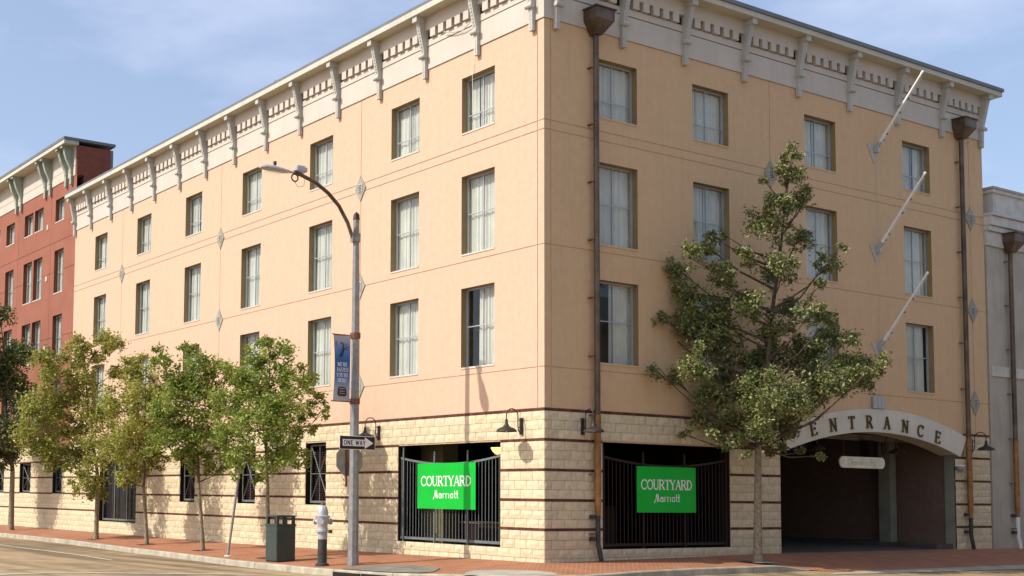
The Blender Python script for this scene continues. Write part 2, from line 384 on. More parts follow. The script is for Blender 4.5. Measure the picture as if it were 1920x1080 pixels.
def stripe(pl, wd, name='road_marking'):
    L1 = []; L2 = []
    for i, p in enumerate(pl):
        a = Vector(pl[max(i-1, 0)]); b = Vector(pl[min(i+1, len(pl)-1)]); t = (b-a).normalized(); n = Vector((-t.y, t.x))*wd/2
        L1.append((p[0]+n.x, p[1]+n.y)); L2.append((p[0]-n.x, p[1]-n.y))
    mb = MB()
    A = resample(L1, .5); B = resample(L2, .5); n = min(len(A), len(B))
    for i in range(n-1):
        q = [A[i], A[i+1], B[i+1], B[i]]; mb.quad(*[(v.x, v.y, zr(v.x, v.y)+.012) for v in q])
    return struct(name, mb, 'roadline')
stripe([(-4.62, 40), (-4.67, 23.2), (-4.78, 15.7), (-5.3, 11.4)], .11)
stripe([(-14.5, 5.0), (-10.2, 6.28), (-8.76, 6.5), (-5.0, 3.8)], .22)
sheet('ramp', [(-2.85, -.72), (-2.5, -.32), (-2.1, -.12), (-1.73, -.38), (-1.45, -.7), (-1.2, -1.1), (-1.15, -1.5), (-1.3, -1.85), (-1.6, -1.72), (-2.1, -1.3)], 'pad', .005)
sheet('gutter', [(6.3, -2.75), (8, -2.72), (15, -2.7), (30, -2.68), (30, -3.5), (15, -3.45), (8, -3.25), (6.1, -2.95)], 'pad', .012, zr)
# storm drain inlet at the corner
dr = thing('storm_drain', 'storm drain with concrete lid and dark slot let into the corner kerb', 'drain')
sheet('lid', [(-3.57, 2.75), (-3.0, 3.0), (-2.35, 2.7), (-2.1, 1.9), (-2.2, .9), (-2.8, .35), (-3.2, .35), (-3.5, 1.4)], 'lid', .016, None, None, dr)
mb = MB()
for (x0, y0, x1, y1) in ((-3.84, 2.62, -3.72, 1.75), (-3.72, 1.68, -3.58, .95)):
    zt = gz(x0, y0)-.035; mb.prism([(x0-.012, y0, zt), (x1-.012, y1, zt), (x1-.012, y1, zt-.115), (x0-.012, y0, zt-.115)], (-.03, 0, 0))
mb.build('slot', 'dark', dr)
# ------------------------------------------------------------------ HOTEL
hotel = thing('hotel_building', 'four storey peach and ochre stucco corner hotel on a cream block base', 'building')
ZB = 3.45; ZF = 12.37
colsL = [2.345, 5.335, 9.46, 13.58, 17.69, 21.80, 25.92]; wL = 1.25
rows = [(10.35, 11.75), (7.33, 9.28), (4.55, 6.5)]
colsR = [2.31, 5.58, 9.94, 14.32]; wR = 1.33
opL = [(c-wL/2, c+wL/2, a, b) for c in colsL for a, b in rows]
opR = [(c-wR/2, c+wR/2, a, b) for c in colsR for a, b in rows]
gzl = [(10.01, 0, 99), (9.79, 0, 99), (7.15, 0, 99), (4.37, 0, 99)]
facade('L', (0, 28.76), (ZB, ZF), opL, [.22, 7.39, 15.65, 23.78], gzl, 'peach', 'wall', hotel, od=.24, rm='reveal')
def arch_top(x):   # outer curve of the entrance arch
    c, zt = 12.35, 3.97; t = (x-c)/4.15; return zt-.68*t*t
def arch_bot(x):
    c, zt = 12.2, 3.33; t = (x-c)/3.95; return zt-.60*t*t
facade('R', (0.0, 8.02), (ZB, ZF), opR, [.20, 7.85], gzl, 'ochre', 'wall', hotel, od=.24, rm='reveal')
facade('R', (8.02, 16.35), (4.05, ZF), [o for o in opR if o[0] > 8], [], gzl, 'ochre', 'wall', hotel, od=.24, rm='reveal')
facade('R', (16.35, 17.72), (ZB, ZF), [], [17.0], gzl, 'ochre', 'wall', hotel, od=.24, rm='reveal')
mb = MB(); N = 24
for i in range(N):     # stucco between the arch and the storey above
    a, b = 8.02+(16.35-8.02)*i/N, 8.02+(16.35-8.02)*(i+1)/N
    mb.quad((a, 0, max(ZB-.1, arch_top(a)-.25)), (b, 0, max(ZB-.1, arch_top(b)-.25)), (b, 0, 4.05), (a, 0, 4.05))
mb.build('wall', 'ochre', hotel)
# rear, side and inner walls
mb = MB(); mb.box(.9, 17.7, 28.3, 28.75, 3.2, 13.6); mb.box(17.4, 17.72, .02, 28.2, 0, 13.6); mb.build('side_wall', 'ochre', hotel)
mb = MB(); mb.quad((1.5, 1.5, 3.2), (1.5, 28.2, 3.2), (1.5, 28.2, 13.6), (1.5, 1.5, 13.6)); mb.quad((1.5, 1.5, 3.2), (17.4, 1.5, 3.2), (17.4, 1.5, 13.6), (1.5, 1.5, 13.6))
for z in (4.1, 6.9, 9.7): mb.box(.03, 1.49, .03, 28.2, z, z+.2); mb.box(1.51, 17.39, .03, 1.49, z, z+.2)
for k in range(8): y = [1.0, 3.85, 7.39, 11.5, 15.65, 19.75, 23.78, 27.6][k]; mb.box(.24, 1.49, y-.06, y+.06, 4.32, 13.5)
for x in (4.0, 7.85, 12.2, 16.6): mb.box(x-.06, x+.06, .24, 1.49, 4.32, 13.5)
mb.build('inner_wall', mat('beige room wall', (.30, .27, .21), .9), hotel)
# frieze in two fillets
for (z0, z1, d) in ((12.375, 12.955, -.03), (12.975, 13.14, -.045), (13.37, 13.71, -.12)):
    mb = MB(); mb.box(d, .25, d, 28.76-.001, z0, z1); mb.build('frieze', 'frieze', hotel)
    mb = MB(); mb.box(.251, 17.72, d, .25, z0, z1); mb.build('frieze', 'frieze', hotel)
mb = MB(); mb.box(.06, .25, .06, 28.75, 13.141, 13.369); mb.box(.251, 17.71, .06, .25, 13.141, 13.369); mb.build('slot_shade_backing', 'slotshade', hotel)  # strip behind the dentils, slot shade painted into its dark brown
MB().box(-.118, .055, -.118, .055, 13.141, 13.369).build('frieze', 'frieze', hotel)
# roof
mb = MB(); mb.box(-.46, 18.12, -.46, 28.92, 13.71, 13.85); mb.build('fascia', 'cream', hotel)
mb = MB(); mb.box(-.43, 18.16, -.5, 28.94, 13.853, 13.955); mb.box(0, 17.7, 0, 28.5, 13.955, 14.0); mb.build('roof', 'roofm', hotel)
mb = MB(); mb.tube([(0.4, 12.9, 13.9), (.4, 12.9, 14.55)], .012); mb.build('antenna', 'steel', hotel)

# windows --------------------------------------------------
def curtain_mesh(w, h, seed, gap):
    rr = random.Random(seed); mb = MB(); n = 44; z0 = .03
    if gap is None: spans = [(0, w)]
    else: spans = [(0, gap[0]*w), (gap[1]*w, w)]
    for (a, b) in spans:
        if b-a < .03: continue
        k = max(4, int(n*(b-a)/w)); ph = rr.random()*6; fq = 26/(1.25)*rr.uniform(.85, 1.2)
        pr = []
        for i in range(k+1):
            x = a+(b-a)*i/k; pr.append((x, .022*math.sin(x*fq*3.1+ph)+.014*math.sin(x*fq*1.3+ph*2)+rr.uniform(-.006, .006)))
        top = len(mb.v)
        for x, d in pr: mb.v.append((x-w/2, d*.6, h-.02))
        for x, d in pr: mb.v.append((x-w/2, d*1.2, z0))
        for i in range(k): mb.f.append((top+i, top+i+1, top+k+1+i+1, top+k+1+i))
    mb.smooth = True
    return mb.mesh('curtain', 'curtain')
CACHE = {}
gaps = [None, None, (.30, .33), (.88, 1.0), (.90, 1.0), (.47, .49), (.62, .65), (.46, .50)]
def win_meshes(w, h):
    key = (w, h)
    if key in CACHE: return CACHE[key]
    hor = h-.93
    fr = MB(); t = .045
    fr.box(-w/2, -w/2+t, -.025, .03, 0, h); fr.box(w/2-t, w/2, -.025, .03, 0, h); fr.box(-w/2+t, w/2-t, -.025, .03, 0, t); fr.box(-w/2+t, w/2-t, -.025, .03, h-t, h)
    mu = MB(); mu.box(-.012, .012, -.018, .018, t, h-t)
    mh = MB(); mh.box(-w/2+t, -.012, -.014, .014, hor-.011, hor+.011); mh.box(.012, w/2-t, -.014, .014, hor-.011, hor+.011)
    gl = MB(); gl.quad((-w/2+t, 0, t), (w/2-t, 0, t), (w/2-t, 0, h-t), (-w/2+t, 0, h-t))
    si = MB(); si.box(-w/2+.002, w/2-.002, -.205, -.026, -.03, .012)
    cu = [curtain_mesh(w+.10, h-.01, 31*i+int(h*10), gaps[i]) for i in range(len(gaps))]
    CACHE[key] = dict(window=gl.mesh('window', 'glass'), frame=fr.mesh('frame', 'frame'), mullion=mu.mesh('mullion', 'frame'), glazing_bar=mh.mesh('glazing_bar', 'frame'), sill=si.mesh('sill', 'sill'), sill_ochre=si.mesh('sill', 'ochre'), curtain=cu)
    return CACHE[key]
wr = random.Random(5)
def window(side, c, z, w, h, parent, curt=None, dd=.19):
    ms = win_meshes(w, h); pl = place(side, c, z, dd)
    o = link('window', ms['window'], parent, pl['loc'], pl['rotz'])
    for k in ('frame', 'mullion', 'glazing_bar'): link(k, ms[k], o)
    link('sill', ms['sill' if side == 'L' else 'sill_ochre'], o)
    ci = wr.randrange(len(gaps)) if curt is None else curt
    link('curtain', ms['curtain'][ci], o, (.0, .085, .0))
    return o
spec = {(0, 2): 'half', (0, 0): 2, (0, 1): 0, (1, 0): 5, (1, 1): 0, (1, 2): 1, (2, 2): 3, (2, 1): 3, (2, 0): 4, (5, 1): 4, (6, 1): 3, (6, 2): 3}
for i, c in enumerate(colsL):
    for j, (a, b) in enumerate(rows):
        s = spec.get((i, j))
        if s == 'half':
            o = window('L', c, a, wL, round(b-a, 3), hotel, 0)
            for ch in list(o.children):
                if ch.name.startswith('curtain'): ch.data = curtain_mesh(wL+.1, b-a-.01, 99, (.0, .34))
            # local x runs towards the corner of the building reversed, so the drawn half is on the corner side
        else: window('L', c, a, wL, round(b-a, 3), hotel, s)
specR = {(0, 2): 'half', (0, 0): 1, (0, 1): 0, (1, 0): 2, (1, 1): 5, (2, 0): 7, (2, 1): 0, (2, 2): 1, (3, 0): 6, (3, 1): 2, (3, 2): 4}
for i, c in enumerate(colsR):
    for j, (a, b) in enumerate(rows):
        s = specR.get((i, j))
        if s == 'half':
            o = window('R', c, a, wR, round(b-a, 3), hotel, 0)
            for ch in list(o.children):
                if ch.name.startswith('curtain'): ch.data = curtain_mesh(wR+.1, b-a-.01, 98, (.0, .48))
        else: window('R', c, a, wR, round(b-a, 3), hotel, s)

# eave brackets, scrolls, dentils ------------------------------
mb = MB(); w2 = .065
prof = [(0, 12.14), (-.10, 12.14), (-.12, 12.70), (-.13, 12.82), (-.17, 12.98), (-.30, 13.50), (-.30, 13.56), (0, 13.56)]
prof = [(-.02, 12.14), (-.115, 12.14), (-.125, 12.66), (-.15, 12.80), (-.335, 13.56), (-.02, 13.56)]
mb.prism([(-w2, d, z) for d, z in prof], (2*w2, 0, 0)); mb.box(-w2-.025, w2+.025, -.42, -.02, 13.56, 13.708)
for k in range(5): mb.box(-.018, .018, -.125-.001*k, -.10, 12.2+k*.09, 12.25+k*.09)
for k in range(8):
    zc = 12.86+k*.082; dc = -(.15+(.335-.15)*(zc-12.8)/.76); mb.box(-.018, .018, dc-.018, dc+.01, zc, zc+.045)
br_me = mb.mesh('bracket', 'bracket')
mb = MB(); mb.tube([(-w2-.05, -.15, 12.71), (w2+.05, -.15, 12.71)], .062, 12); mb.smooth = True; sc_me = mb.mesh('bracket_scroll', 'bracket')
tooth = MB().box(-.105, .105, -.12, .055, 13.155, 13.369).mesh('dentil', 'frieze')
brL = [.33, 2.31, 4.40, 6.45, 8.50, 10.58, 12.62, 14.68, 16.74, 18.76, 20.85, 22.90, 24.88, 26.92, 28.68]
brR = [.33, 2.45, 4.60, 6.81, 8.98, 11.18, 13.37, 15.55, 17.60]
def bracket(side, c, parent, me=br_me, sm=sc_me):
    pl = place(side, c); o = link('bracket', me, parent, pl['loc'], pl['rotz'])
    if sm: link('bracket_scroll', sm, o)
    return o
for side, arr in (('L', brL), ('R', brR)):
    for a in arr: bracket(side, a, hotel)
    for a, b in zip(arr, arr[1:]):
        n = 5; pitch = (b-a-.42)/(n-.0)
        for k in range(n):
            u = a+.30+pitch*(k+.3) if side == 'R' else a+.34+pitch*(k+.3)-.06
            pl = place(side, u); link('dentil', tooth, hotel, pl['loc'], pl['rotz'])
# diamond vents ---------------------------------------------
mb = MB(); mb.prism([(0, -.006, -.36), (.26, -.006, 0), (0, -.006, .36), (-.26, -.006, 0)], (0, -.02, 0)); di = mb.mesh('vent', mat('taupe diamond panel', (.33, .31, .25), .85))
mb = MB(); mb.box(-.10, .10, -.04, -.027, -.13, .13); gr_ = mb.mesh('vent_frame', 'bracket')
lv = MB()
for k in range(5): lv.box(-.075, .075, -.044, -.0405, -.11+k*.046, -.085+k*.046)
lv_ = lv.mesh('louvre', 'pipegrey')
for side, arr in (('L', [(7.39, 9.88), (7.39, 7.15), (7.39, 4.39), (15.65, 9.87), (15.65, 7.14), (15.65, 4.4), (23.77, 9.85), (23.77, 7.14)]), ('R', [(7.85, 9.9), (7.85, 7.13), (7.85, 4.4), (17.0, 9.9), (17.0, 7.12), (17.0, 4.37)])):
    for u, z in arr:
        pl = place(side, u, z); o = link('vent', di, hotel, pl['loc'], pl['rotz']); link('vent_frame', gr_, o); link('louvre', lv_, o)

mb = MB(); mb.tube([(-.13, 3.55, 13.1), (-.10, 3.2, 12.98), (-.10, 2.8, 12.93), (-.16, 2.4, 13.02)], .012, 5); mb.build('cable', 'bracket', hotel)
mb = MB(); mb.tube([(-.06, 2.50, 12.05), (-.05, 2.49, 11.3), (-.07, 2.47, 10.75)], .007, 5); mb.build('cable', 'white', hotel)
# ---------------------------------------------------------- block base
ZR = 2.70
opsBL = [(1.5, 5.55, .28, 2.73), (9.03, 10.12, 1.16, 2.93), (13.07, 14.2, 1.15, 2.93), (17.24, 18.36, 1.15, 2.93), (22.0, 25.5, .33, 2.73), (29.6, 30.7, 1.38, 2.72), (33.45, 34.9, 1.38, 2.72), (37.1, 38.4, 1.38, 2.72)]
opsBR = [(1.78, 6.15, .27, 2.73), (8.08, 15.90, -.5, 9)]
bands = [.725, 1.381, 2.058, 2.733, 3.41]
BH = .06
block_var = []
for k in range(6):
    rr = random.Random(k); g = [[-.0-rr.uniform(.004, .02) if 0 < i < 4 and 0 < j < 2 else 0 for j in range(3)] for i in range(5)]
    mb = MB(); xs = [-.5, -.3, 0, .3, .5]; zs = [0, .5, 1]
    for i in range(5):
        for j in range(3): mb.v.append((xs[i], (g[i][j] if 0 < i < 4 and j == 1 else (rr.uniform(-.006, .0) if 0 < i < 4 else 0)), zs[j]))
    for i in range(4):
        for j in range(2): a = i*3+j; mb.f.append((a, a+3, a+4, a+1))
    base_i = len(mb.v); ring = [0, 3, 6, 9, 12, 13, 14, 11, 8, 5, 2, 1]
    for q in ring: v = mb.v[q]; mb.v.append((v[0], .03, v[2]))
    for q in range(12): q2 = (q+1) % 12; mb.f.append((ring[q], base_i+q, base_i+q2, ring[q2]))
    mb.smooth = False; block_var.append(mb)
blk_me = [m.mesh('block', 'block') for m in block_var]
def subtract(u0, u1, z0, z1, ops):
    """pieces of the course segment outside the openings"""
    segs = [(u0, u1)]
    for (a, b, c, d) in ops:
        if z1 <= c+.02 or z0 >= d-.02: continue
        ns = []
        for (s, e) in segs:
            if e <= a or s >= b: ns.append((s, e)); continue
            if s < a: ns.append((s, a))
            if e > b: ns.append((b, e))
        segs = ns
    return [(s, e) for s, e in segs if e-s > .05]
courses = []      # (z0,z1) block courses
edges = [.725-BH/2]; 
z = .725-BH/2
for k in range(5): courses.append((z-.205*(k+1)+.005, z-.205*k-.005))
for lo, hi in zip(bands, bands[1:]):
    a, b = lo+BH/2, hi-BH/2; h = (b-a)/3
    for k in range(3): courses.append((a+h*k+.004, a+h*(k+1)-.004))
blocks = []; bricks = []
for side, ops, umax in (('L', opsBL, 42.0), ('R', opsBR, 17.72)):
    for ci, (z0, z1) in enumerate(courses):
        off = .2 if ci % 2 else 0
        u = .003 if side == 'L' else .004; first = True
        while u < umax:
            e = min(umax, u+(.2 if (first and off) else .40)); first = False
            for (s, t) in subtract(u, e, z0, z1, ops):
                zz0 = z0; zz1 = z1
                for (a, b, c, d) in ops:
                    if s < b-.01 and t > a+.01:
                        if z0 < c < z1: zz1 = min(zz1, c-.002)
                        if z0 < d < z1: zz0 = max(zz0, d+.002)
                if side == 'R' and s > 7.9 and z1 > 2.8: 
                    if s < 16.2 and t > 8.05 : continue
                if zz1-zz0 > .04: blocks.append((side, s+.005, t-.005, zz0, zz1))
            u = e
    for bz in bands:
        u = .003 if side == 'L' else .004
        while u < umax:
            e = min(u+.205, umax)
            for (s, t) in subtract(u, e, bz-BH/2, bz+BH/2, ops):
                if side == 'R' and bz > 3.2 and 8.0 < s < 16.3: continue
                bricks.append((side, s+.006, t-.006, bz-BH/2+.003, bz+BH/2-.003))
            u = e
camp = Vector((-19.18, -21.0, 1.44))
def cdist(q): return (Vector(P(q[0], (q[1]+q[2])/2, q[3], 0))-camp).length
base = hotel
def split_pieces(lst, name, mlist, limit, m):
    lst.sort(key=cdist)
    for i, (side, a, b, z0, z1) in enumerate(lst[:limit]):
        pl = place(side, (a+b)/2, z0, 0); link(name, mlist[i*7 % len(mlist)], base, pl['loc'], pl['rotz'], (b-a, 1, z1-z0))
    rest = MB()
    for i, (side, a, b, z0, z1) in enumerate(lst[limit:]):
        mb = (block_var if name == 'block' else [brick_mb])[i % (len(block_var) if name == 'block' else 1)]
        k = len(rest.v)
        for (x, y, z) in mb.v:
            u = (a+b)/2+x*(b-a)*(1 if side == 'R' else -1); rest.v.append(P(side, u, z0+z*(z1-z0), y))
        rest.f += [tuple(k+q for q in fc) for fc in mb.f]
    o = rest.build(name, m, base); o['kind'] = 'stuff'
brick_mb = MB().box(-.5, .5, -.008, .025, 0, 1)
brick_me = brick_mb.mesh('brick', 'brick')
split_pieces(blocks, 'block', blk_me, 300, 'block')
split_pieces(bricks, 'brick', [brick_me], 290, 'brick')
# mortar bed with the openings cut and reveals 0.3 deep
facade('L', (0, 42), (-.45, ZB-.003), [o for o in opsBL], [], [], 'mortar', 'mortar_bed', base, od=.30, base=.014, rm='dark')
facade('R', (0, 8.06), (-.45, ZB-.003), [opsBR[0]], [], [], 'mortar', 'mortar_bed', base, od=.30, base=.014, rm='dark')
facade('R', (15.92, 17.72), (-.45, ZB-.003), [], [], [], 'mortar', 'mortar_bed', base, base=.014)
mb = MB(); mb.box(8.058, 8.075, .015, 5.5, -.2, 4.0); mb.build('jamb', 'mortar', base)
mb = MB(); mb.box(15.905, 15.918, .0, .34, 0, 2.9); mb.box(15.9, 16.36, .001, .012, 2.75, 3.45); mb.build('jamb', 'garjamb', base)

# entrance arch -----------------------------------------------
mb = MB(); N = 36; top = []; bot = []
xa, xb = 8.2, 16.38; ya, yb = 8.25, 16.05
for i in range(N+1):
    t = i/N; top.append((xa+(xb-xa)*t, -.09, arch_top(xa+(xb-xa)*t))); bot.append((ya+(yb-ya)*t, -.09, arch_bot(ya+(yb-ya)*t)))
top[0] = (8.2, -.09, 3.30)
for i in range(N):
    a, b, c, d = bot[i], bot[i+1], top[i+1], top[i]
    mb.quad(a, b, c, d); mb.quad(*[(p[0], .5, p[2]) for p in (a, b)], b, a); mb.quad(*[(p[0], .01, p[2]) for p in (d, c)], c, d)
mb.quad(bot[-1], (bot[-1][0], .01, bot[-1][2]), (top[-1][0], .01, top[-1][2]), top[-1])
mb.quad(bot[0], (bot[0][0], .01, bot[0][2]), (top[0][0], .01, top[0][2]), top[0])
arch = mb.build('entrance_arch', 'archwhite', hotel)
# garage inside
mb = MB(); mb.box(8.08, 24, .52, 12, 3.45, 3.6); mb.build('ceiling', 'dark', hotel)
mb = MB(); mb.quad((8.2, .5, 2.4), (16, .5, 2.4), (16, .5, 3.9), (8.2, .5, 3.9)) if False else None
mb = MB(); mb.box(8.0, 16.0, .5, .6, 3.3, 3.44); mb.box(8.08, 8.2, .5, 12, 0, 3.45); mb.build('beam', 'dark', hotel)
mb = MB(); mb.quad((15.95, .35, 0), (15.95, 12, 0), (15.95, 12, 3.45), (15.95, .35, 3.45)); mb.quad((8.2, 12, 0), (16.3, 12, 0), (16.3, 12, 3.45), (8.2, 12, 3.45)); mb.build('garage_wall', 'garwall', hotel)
mb = MB(); mb.box(15.42, 15.72, 1.75, 2.15, .1, 3.44); mb.build('pillar', 'garjamb', hotel, bevel=.01)
mb = MB(); mb.box(15.1, 15.94, .12, 11.9, .05, .24); mb.build('garage_kerb', 'garfloor', hotel, bevel=.01)
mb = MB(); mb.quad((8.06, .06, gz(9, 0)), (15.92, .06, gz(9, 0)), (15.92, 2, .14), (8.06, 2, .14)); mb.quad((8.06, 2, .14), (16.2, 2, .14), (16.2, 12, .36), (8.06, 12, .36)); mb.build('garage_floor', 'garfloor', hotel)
MB().box(13.6, 13.85, 1.2, 1.5, 2.55, 3.2).build('duct', 'dark', hotel); MB().box(11.9, 12.2, 1.6, 1.9, 2.95, 3.3).build('duct', 'dark', hotel)

# lobby behind the two big openings
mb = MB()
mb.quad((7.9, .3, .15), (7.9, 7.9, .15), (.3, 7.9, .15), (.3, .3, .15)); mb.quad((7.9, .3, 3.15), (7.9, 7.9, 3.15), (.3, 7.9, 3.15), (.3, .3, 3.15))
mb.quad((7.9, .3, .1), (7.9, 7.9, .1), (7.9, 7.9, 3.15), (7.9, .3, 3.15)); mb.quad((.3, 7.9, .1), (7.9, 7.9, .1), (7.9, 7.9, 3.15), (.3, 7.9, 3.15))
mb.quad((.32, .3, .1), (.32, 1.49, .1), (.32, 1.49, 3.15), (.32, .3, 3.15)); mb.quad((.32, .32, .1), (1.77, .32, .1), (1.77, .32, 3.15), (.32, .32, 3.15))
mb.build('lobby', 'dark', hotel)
mb = MB(); mb.box(1.0, 1.5, 4.95, 5.9, .16, 3.1); mb.build('pillar', 'khaki', hotel)
mb = MB(); mb.box(1.6, 2.0, 2.4, 5.2, .16, .75); mb.box(2.9, 3.2, 1.0, 4.0, .16, 1.25); mb.build('planter', 'redwood', hotel)
mb = MB(); mb.box(1.58, 2.02, 2.4, 5.2, .752, .80); mb.build('planter_cap', 'khaki', hotel)
# pale slab whose colour stands in for a reflection in the right opening
mb = MB(); mb.box(3.05, 3.35, 1.6, 1.65, .9, 2.2); mb.build('panel', 'greywall', hotel)
# backs of the small ground floor windows, with louvres and iron crosses
iron_bar = MT['iron']
def grid_window(u0, u1, z0, z1, cross=True, mull=0):
    c = (u0+u1)/2; w_, h_ = u1-u0, z1-z0
    pl = place('L', c, z0, .30)
    o = MB().box(-w_/2, w_/2, 0, .03, 0, h_).build('window', 'dark', base); o.location = pl['loc']; o.rotation_euler = (0, 0, pl['rotz'])
    mb = MB(); n = int(h_/.07)
    for k in range(n): z = .04+k*.07; mb.prism([(-w_/2+.03, -.002, z), (-w_/2+.03, -.05, z-.02), (-w_/2+.03, -.05, z), (-w_/2+.03, -.002, z+.03)], (w_-.06, 0, 0))
    if cross:
        s = mb.build('louvre', 'redwood', o); s['kind'] = 'stuff'
    fr = MB(); t = .04; y0, y1 = -.16, -.12
    fr.box(-w_/2+.05, -w_/2+.05+t, y0, y1, .05, h_-.05); fr.box(w_/2-.05-t, w_/2-.05, y0, y1, .05, h_-.05); fr.box(-w_/2+.05+t, w_/2-.05-t, y0, y1, .05, .05+t*1.6); fr.box(-w_/2+.05+t, w_/2-.05-t, y0, y1, h_-.05-t, h_-.05)
    fr.build('frame', 'iron', o)
    if cross:
        for a, b in (((-w_/2+.09, .11), (w_/2-.09, h_-.09)), ((w_/2-.09, .11), (-w_/2+.09, h_-.09)), ((0, .1), (0, h_-.08)), ((-w_/2+.09, h_/2), (w_/2-.09, h_/2))):
            off = {0: 0}.get(0, 0); MB().tube([(a[0], -.15, a[1]), (b[0], -.15, b[1])], .013, 6).build('bar', 'iron', o)
    for k in range(mull):
        x = -w_/2+w_*(k+1)/(mull+1); MB().box(x-.025, x+.025, -.15, -.1, .1, h_-.09).build('bar', 'iron', o)
    return o
for (a, b, c, d) in opsBL[1:4]: grid_window(a, b, c, d)
o = grid_window(*opsBL[4], cross=False, mull=2)
bars = MB()
for k in range(26): x = -1.65+k*3.3/25; bars.tube([(x, -.08, .1), (x, -.08, 2.3)], .008, 5)
q = bars.build('picket', 'pipegrey', o); q['kind'] = 'stuff'
mb = MB(); mb.quad((-1.7, -.03, .08), (1.7, -.03, .08), (1.7, -.03, 2.3), (-1.7, -.03, 2.3)); mb.build('pane', 'glass', o)
for q in opsBL[5:]: grid_window(*q, cross=True)

# ---------------------------------------------------------- iron fences in the big openings
def fence(side, u0, u1, posts, zb, ztE, ztM, label, m):
    t = thing('iron_fence', label, 'fence', P(side, (u0+u1)/2, zb, .10), 0 if side == 'R' else LROT)
    cu = (u0+u1)/2; sg = 1 if side == 'R' else -1
    W = (u1-u0)/2-.01
    def zt(x): return ztM+(ztE-ztM)*(x/W)**2
    pts = [(-W+2*W*k/20, 0, zt(-W+2*W*k/20)-zb) for k in range(21)]
    mb = MB()
    for a, b in zip(pts, pts[1:]): mb.prism([(a[0], -.02, a[2]-.025), (b[0], -.02, b[2]-.025), (b[0], -.02, b[2]+.025), (a[0], -.02, a[2]+.025)], (0, .04, 0))
    mb.build('top_rail', m, t)
    MB().box(-W, W, -.02, .02, .06, .125).build('bottom_rail', m, t)
    for p in posts:
        x = (p-cu)*sg; h = zt(x)-zb+.20
        mb = MB(); mb.box(x-.022, x+.022, -.045, -.021, 0, h); mb.tube([(x, -.03, h), (x, -.03, h+.02), (x, -.03, h+.04), (x, -.03, h+.07), (x, -.03, h+.10)], [.012, .035, .014, .032, .004], 8)
        mb.build('post', m, t)
    n = int(2*W/.125); pm = {}
    for k in range(n+1):
        x = -W+.02+(2*W-.04)*k/n; h = zt(x)-zb-.03
        MB().tube([(x, 0, .12), (x, 0, h)], .0095, 5).build('picket', m, t)
    return t
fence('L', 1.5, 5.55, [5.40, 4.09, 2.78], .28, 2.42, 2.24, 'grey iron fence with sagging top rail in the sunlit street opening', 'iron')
fence('R', 1.78, 6.15, [1.86, 3.17, 4.58, 6.08], .27, 2.42, 2.22, 'dark iron fence with sagging top rail in the shaded opening', 'ironbrown')

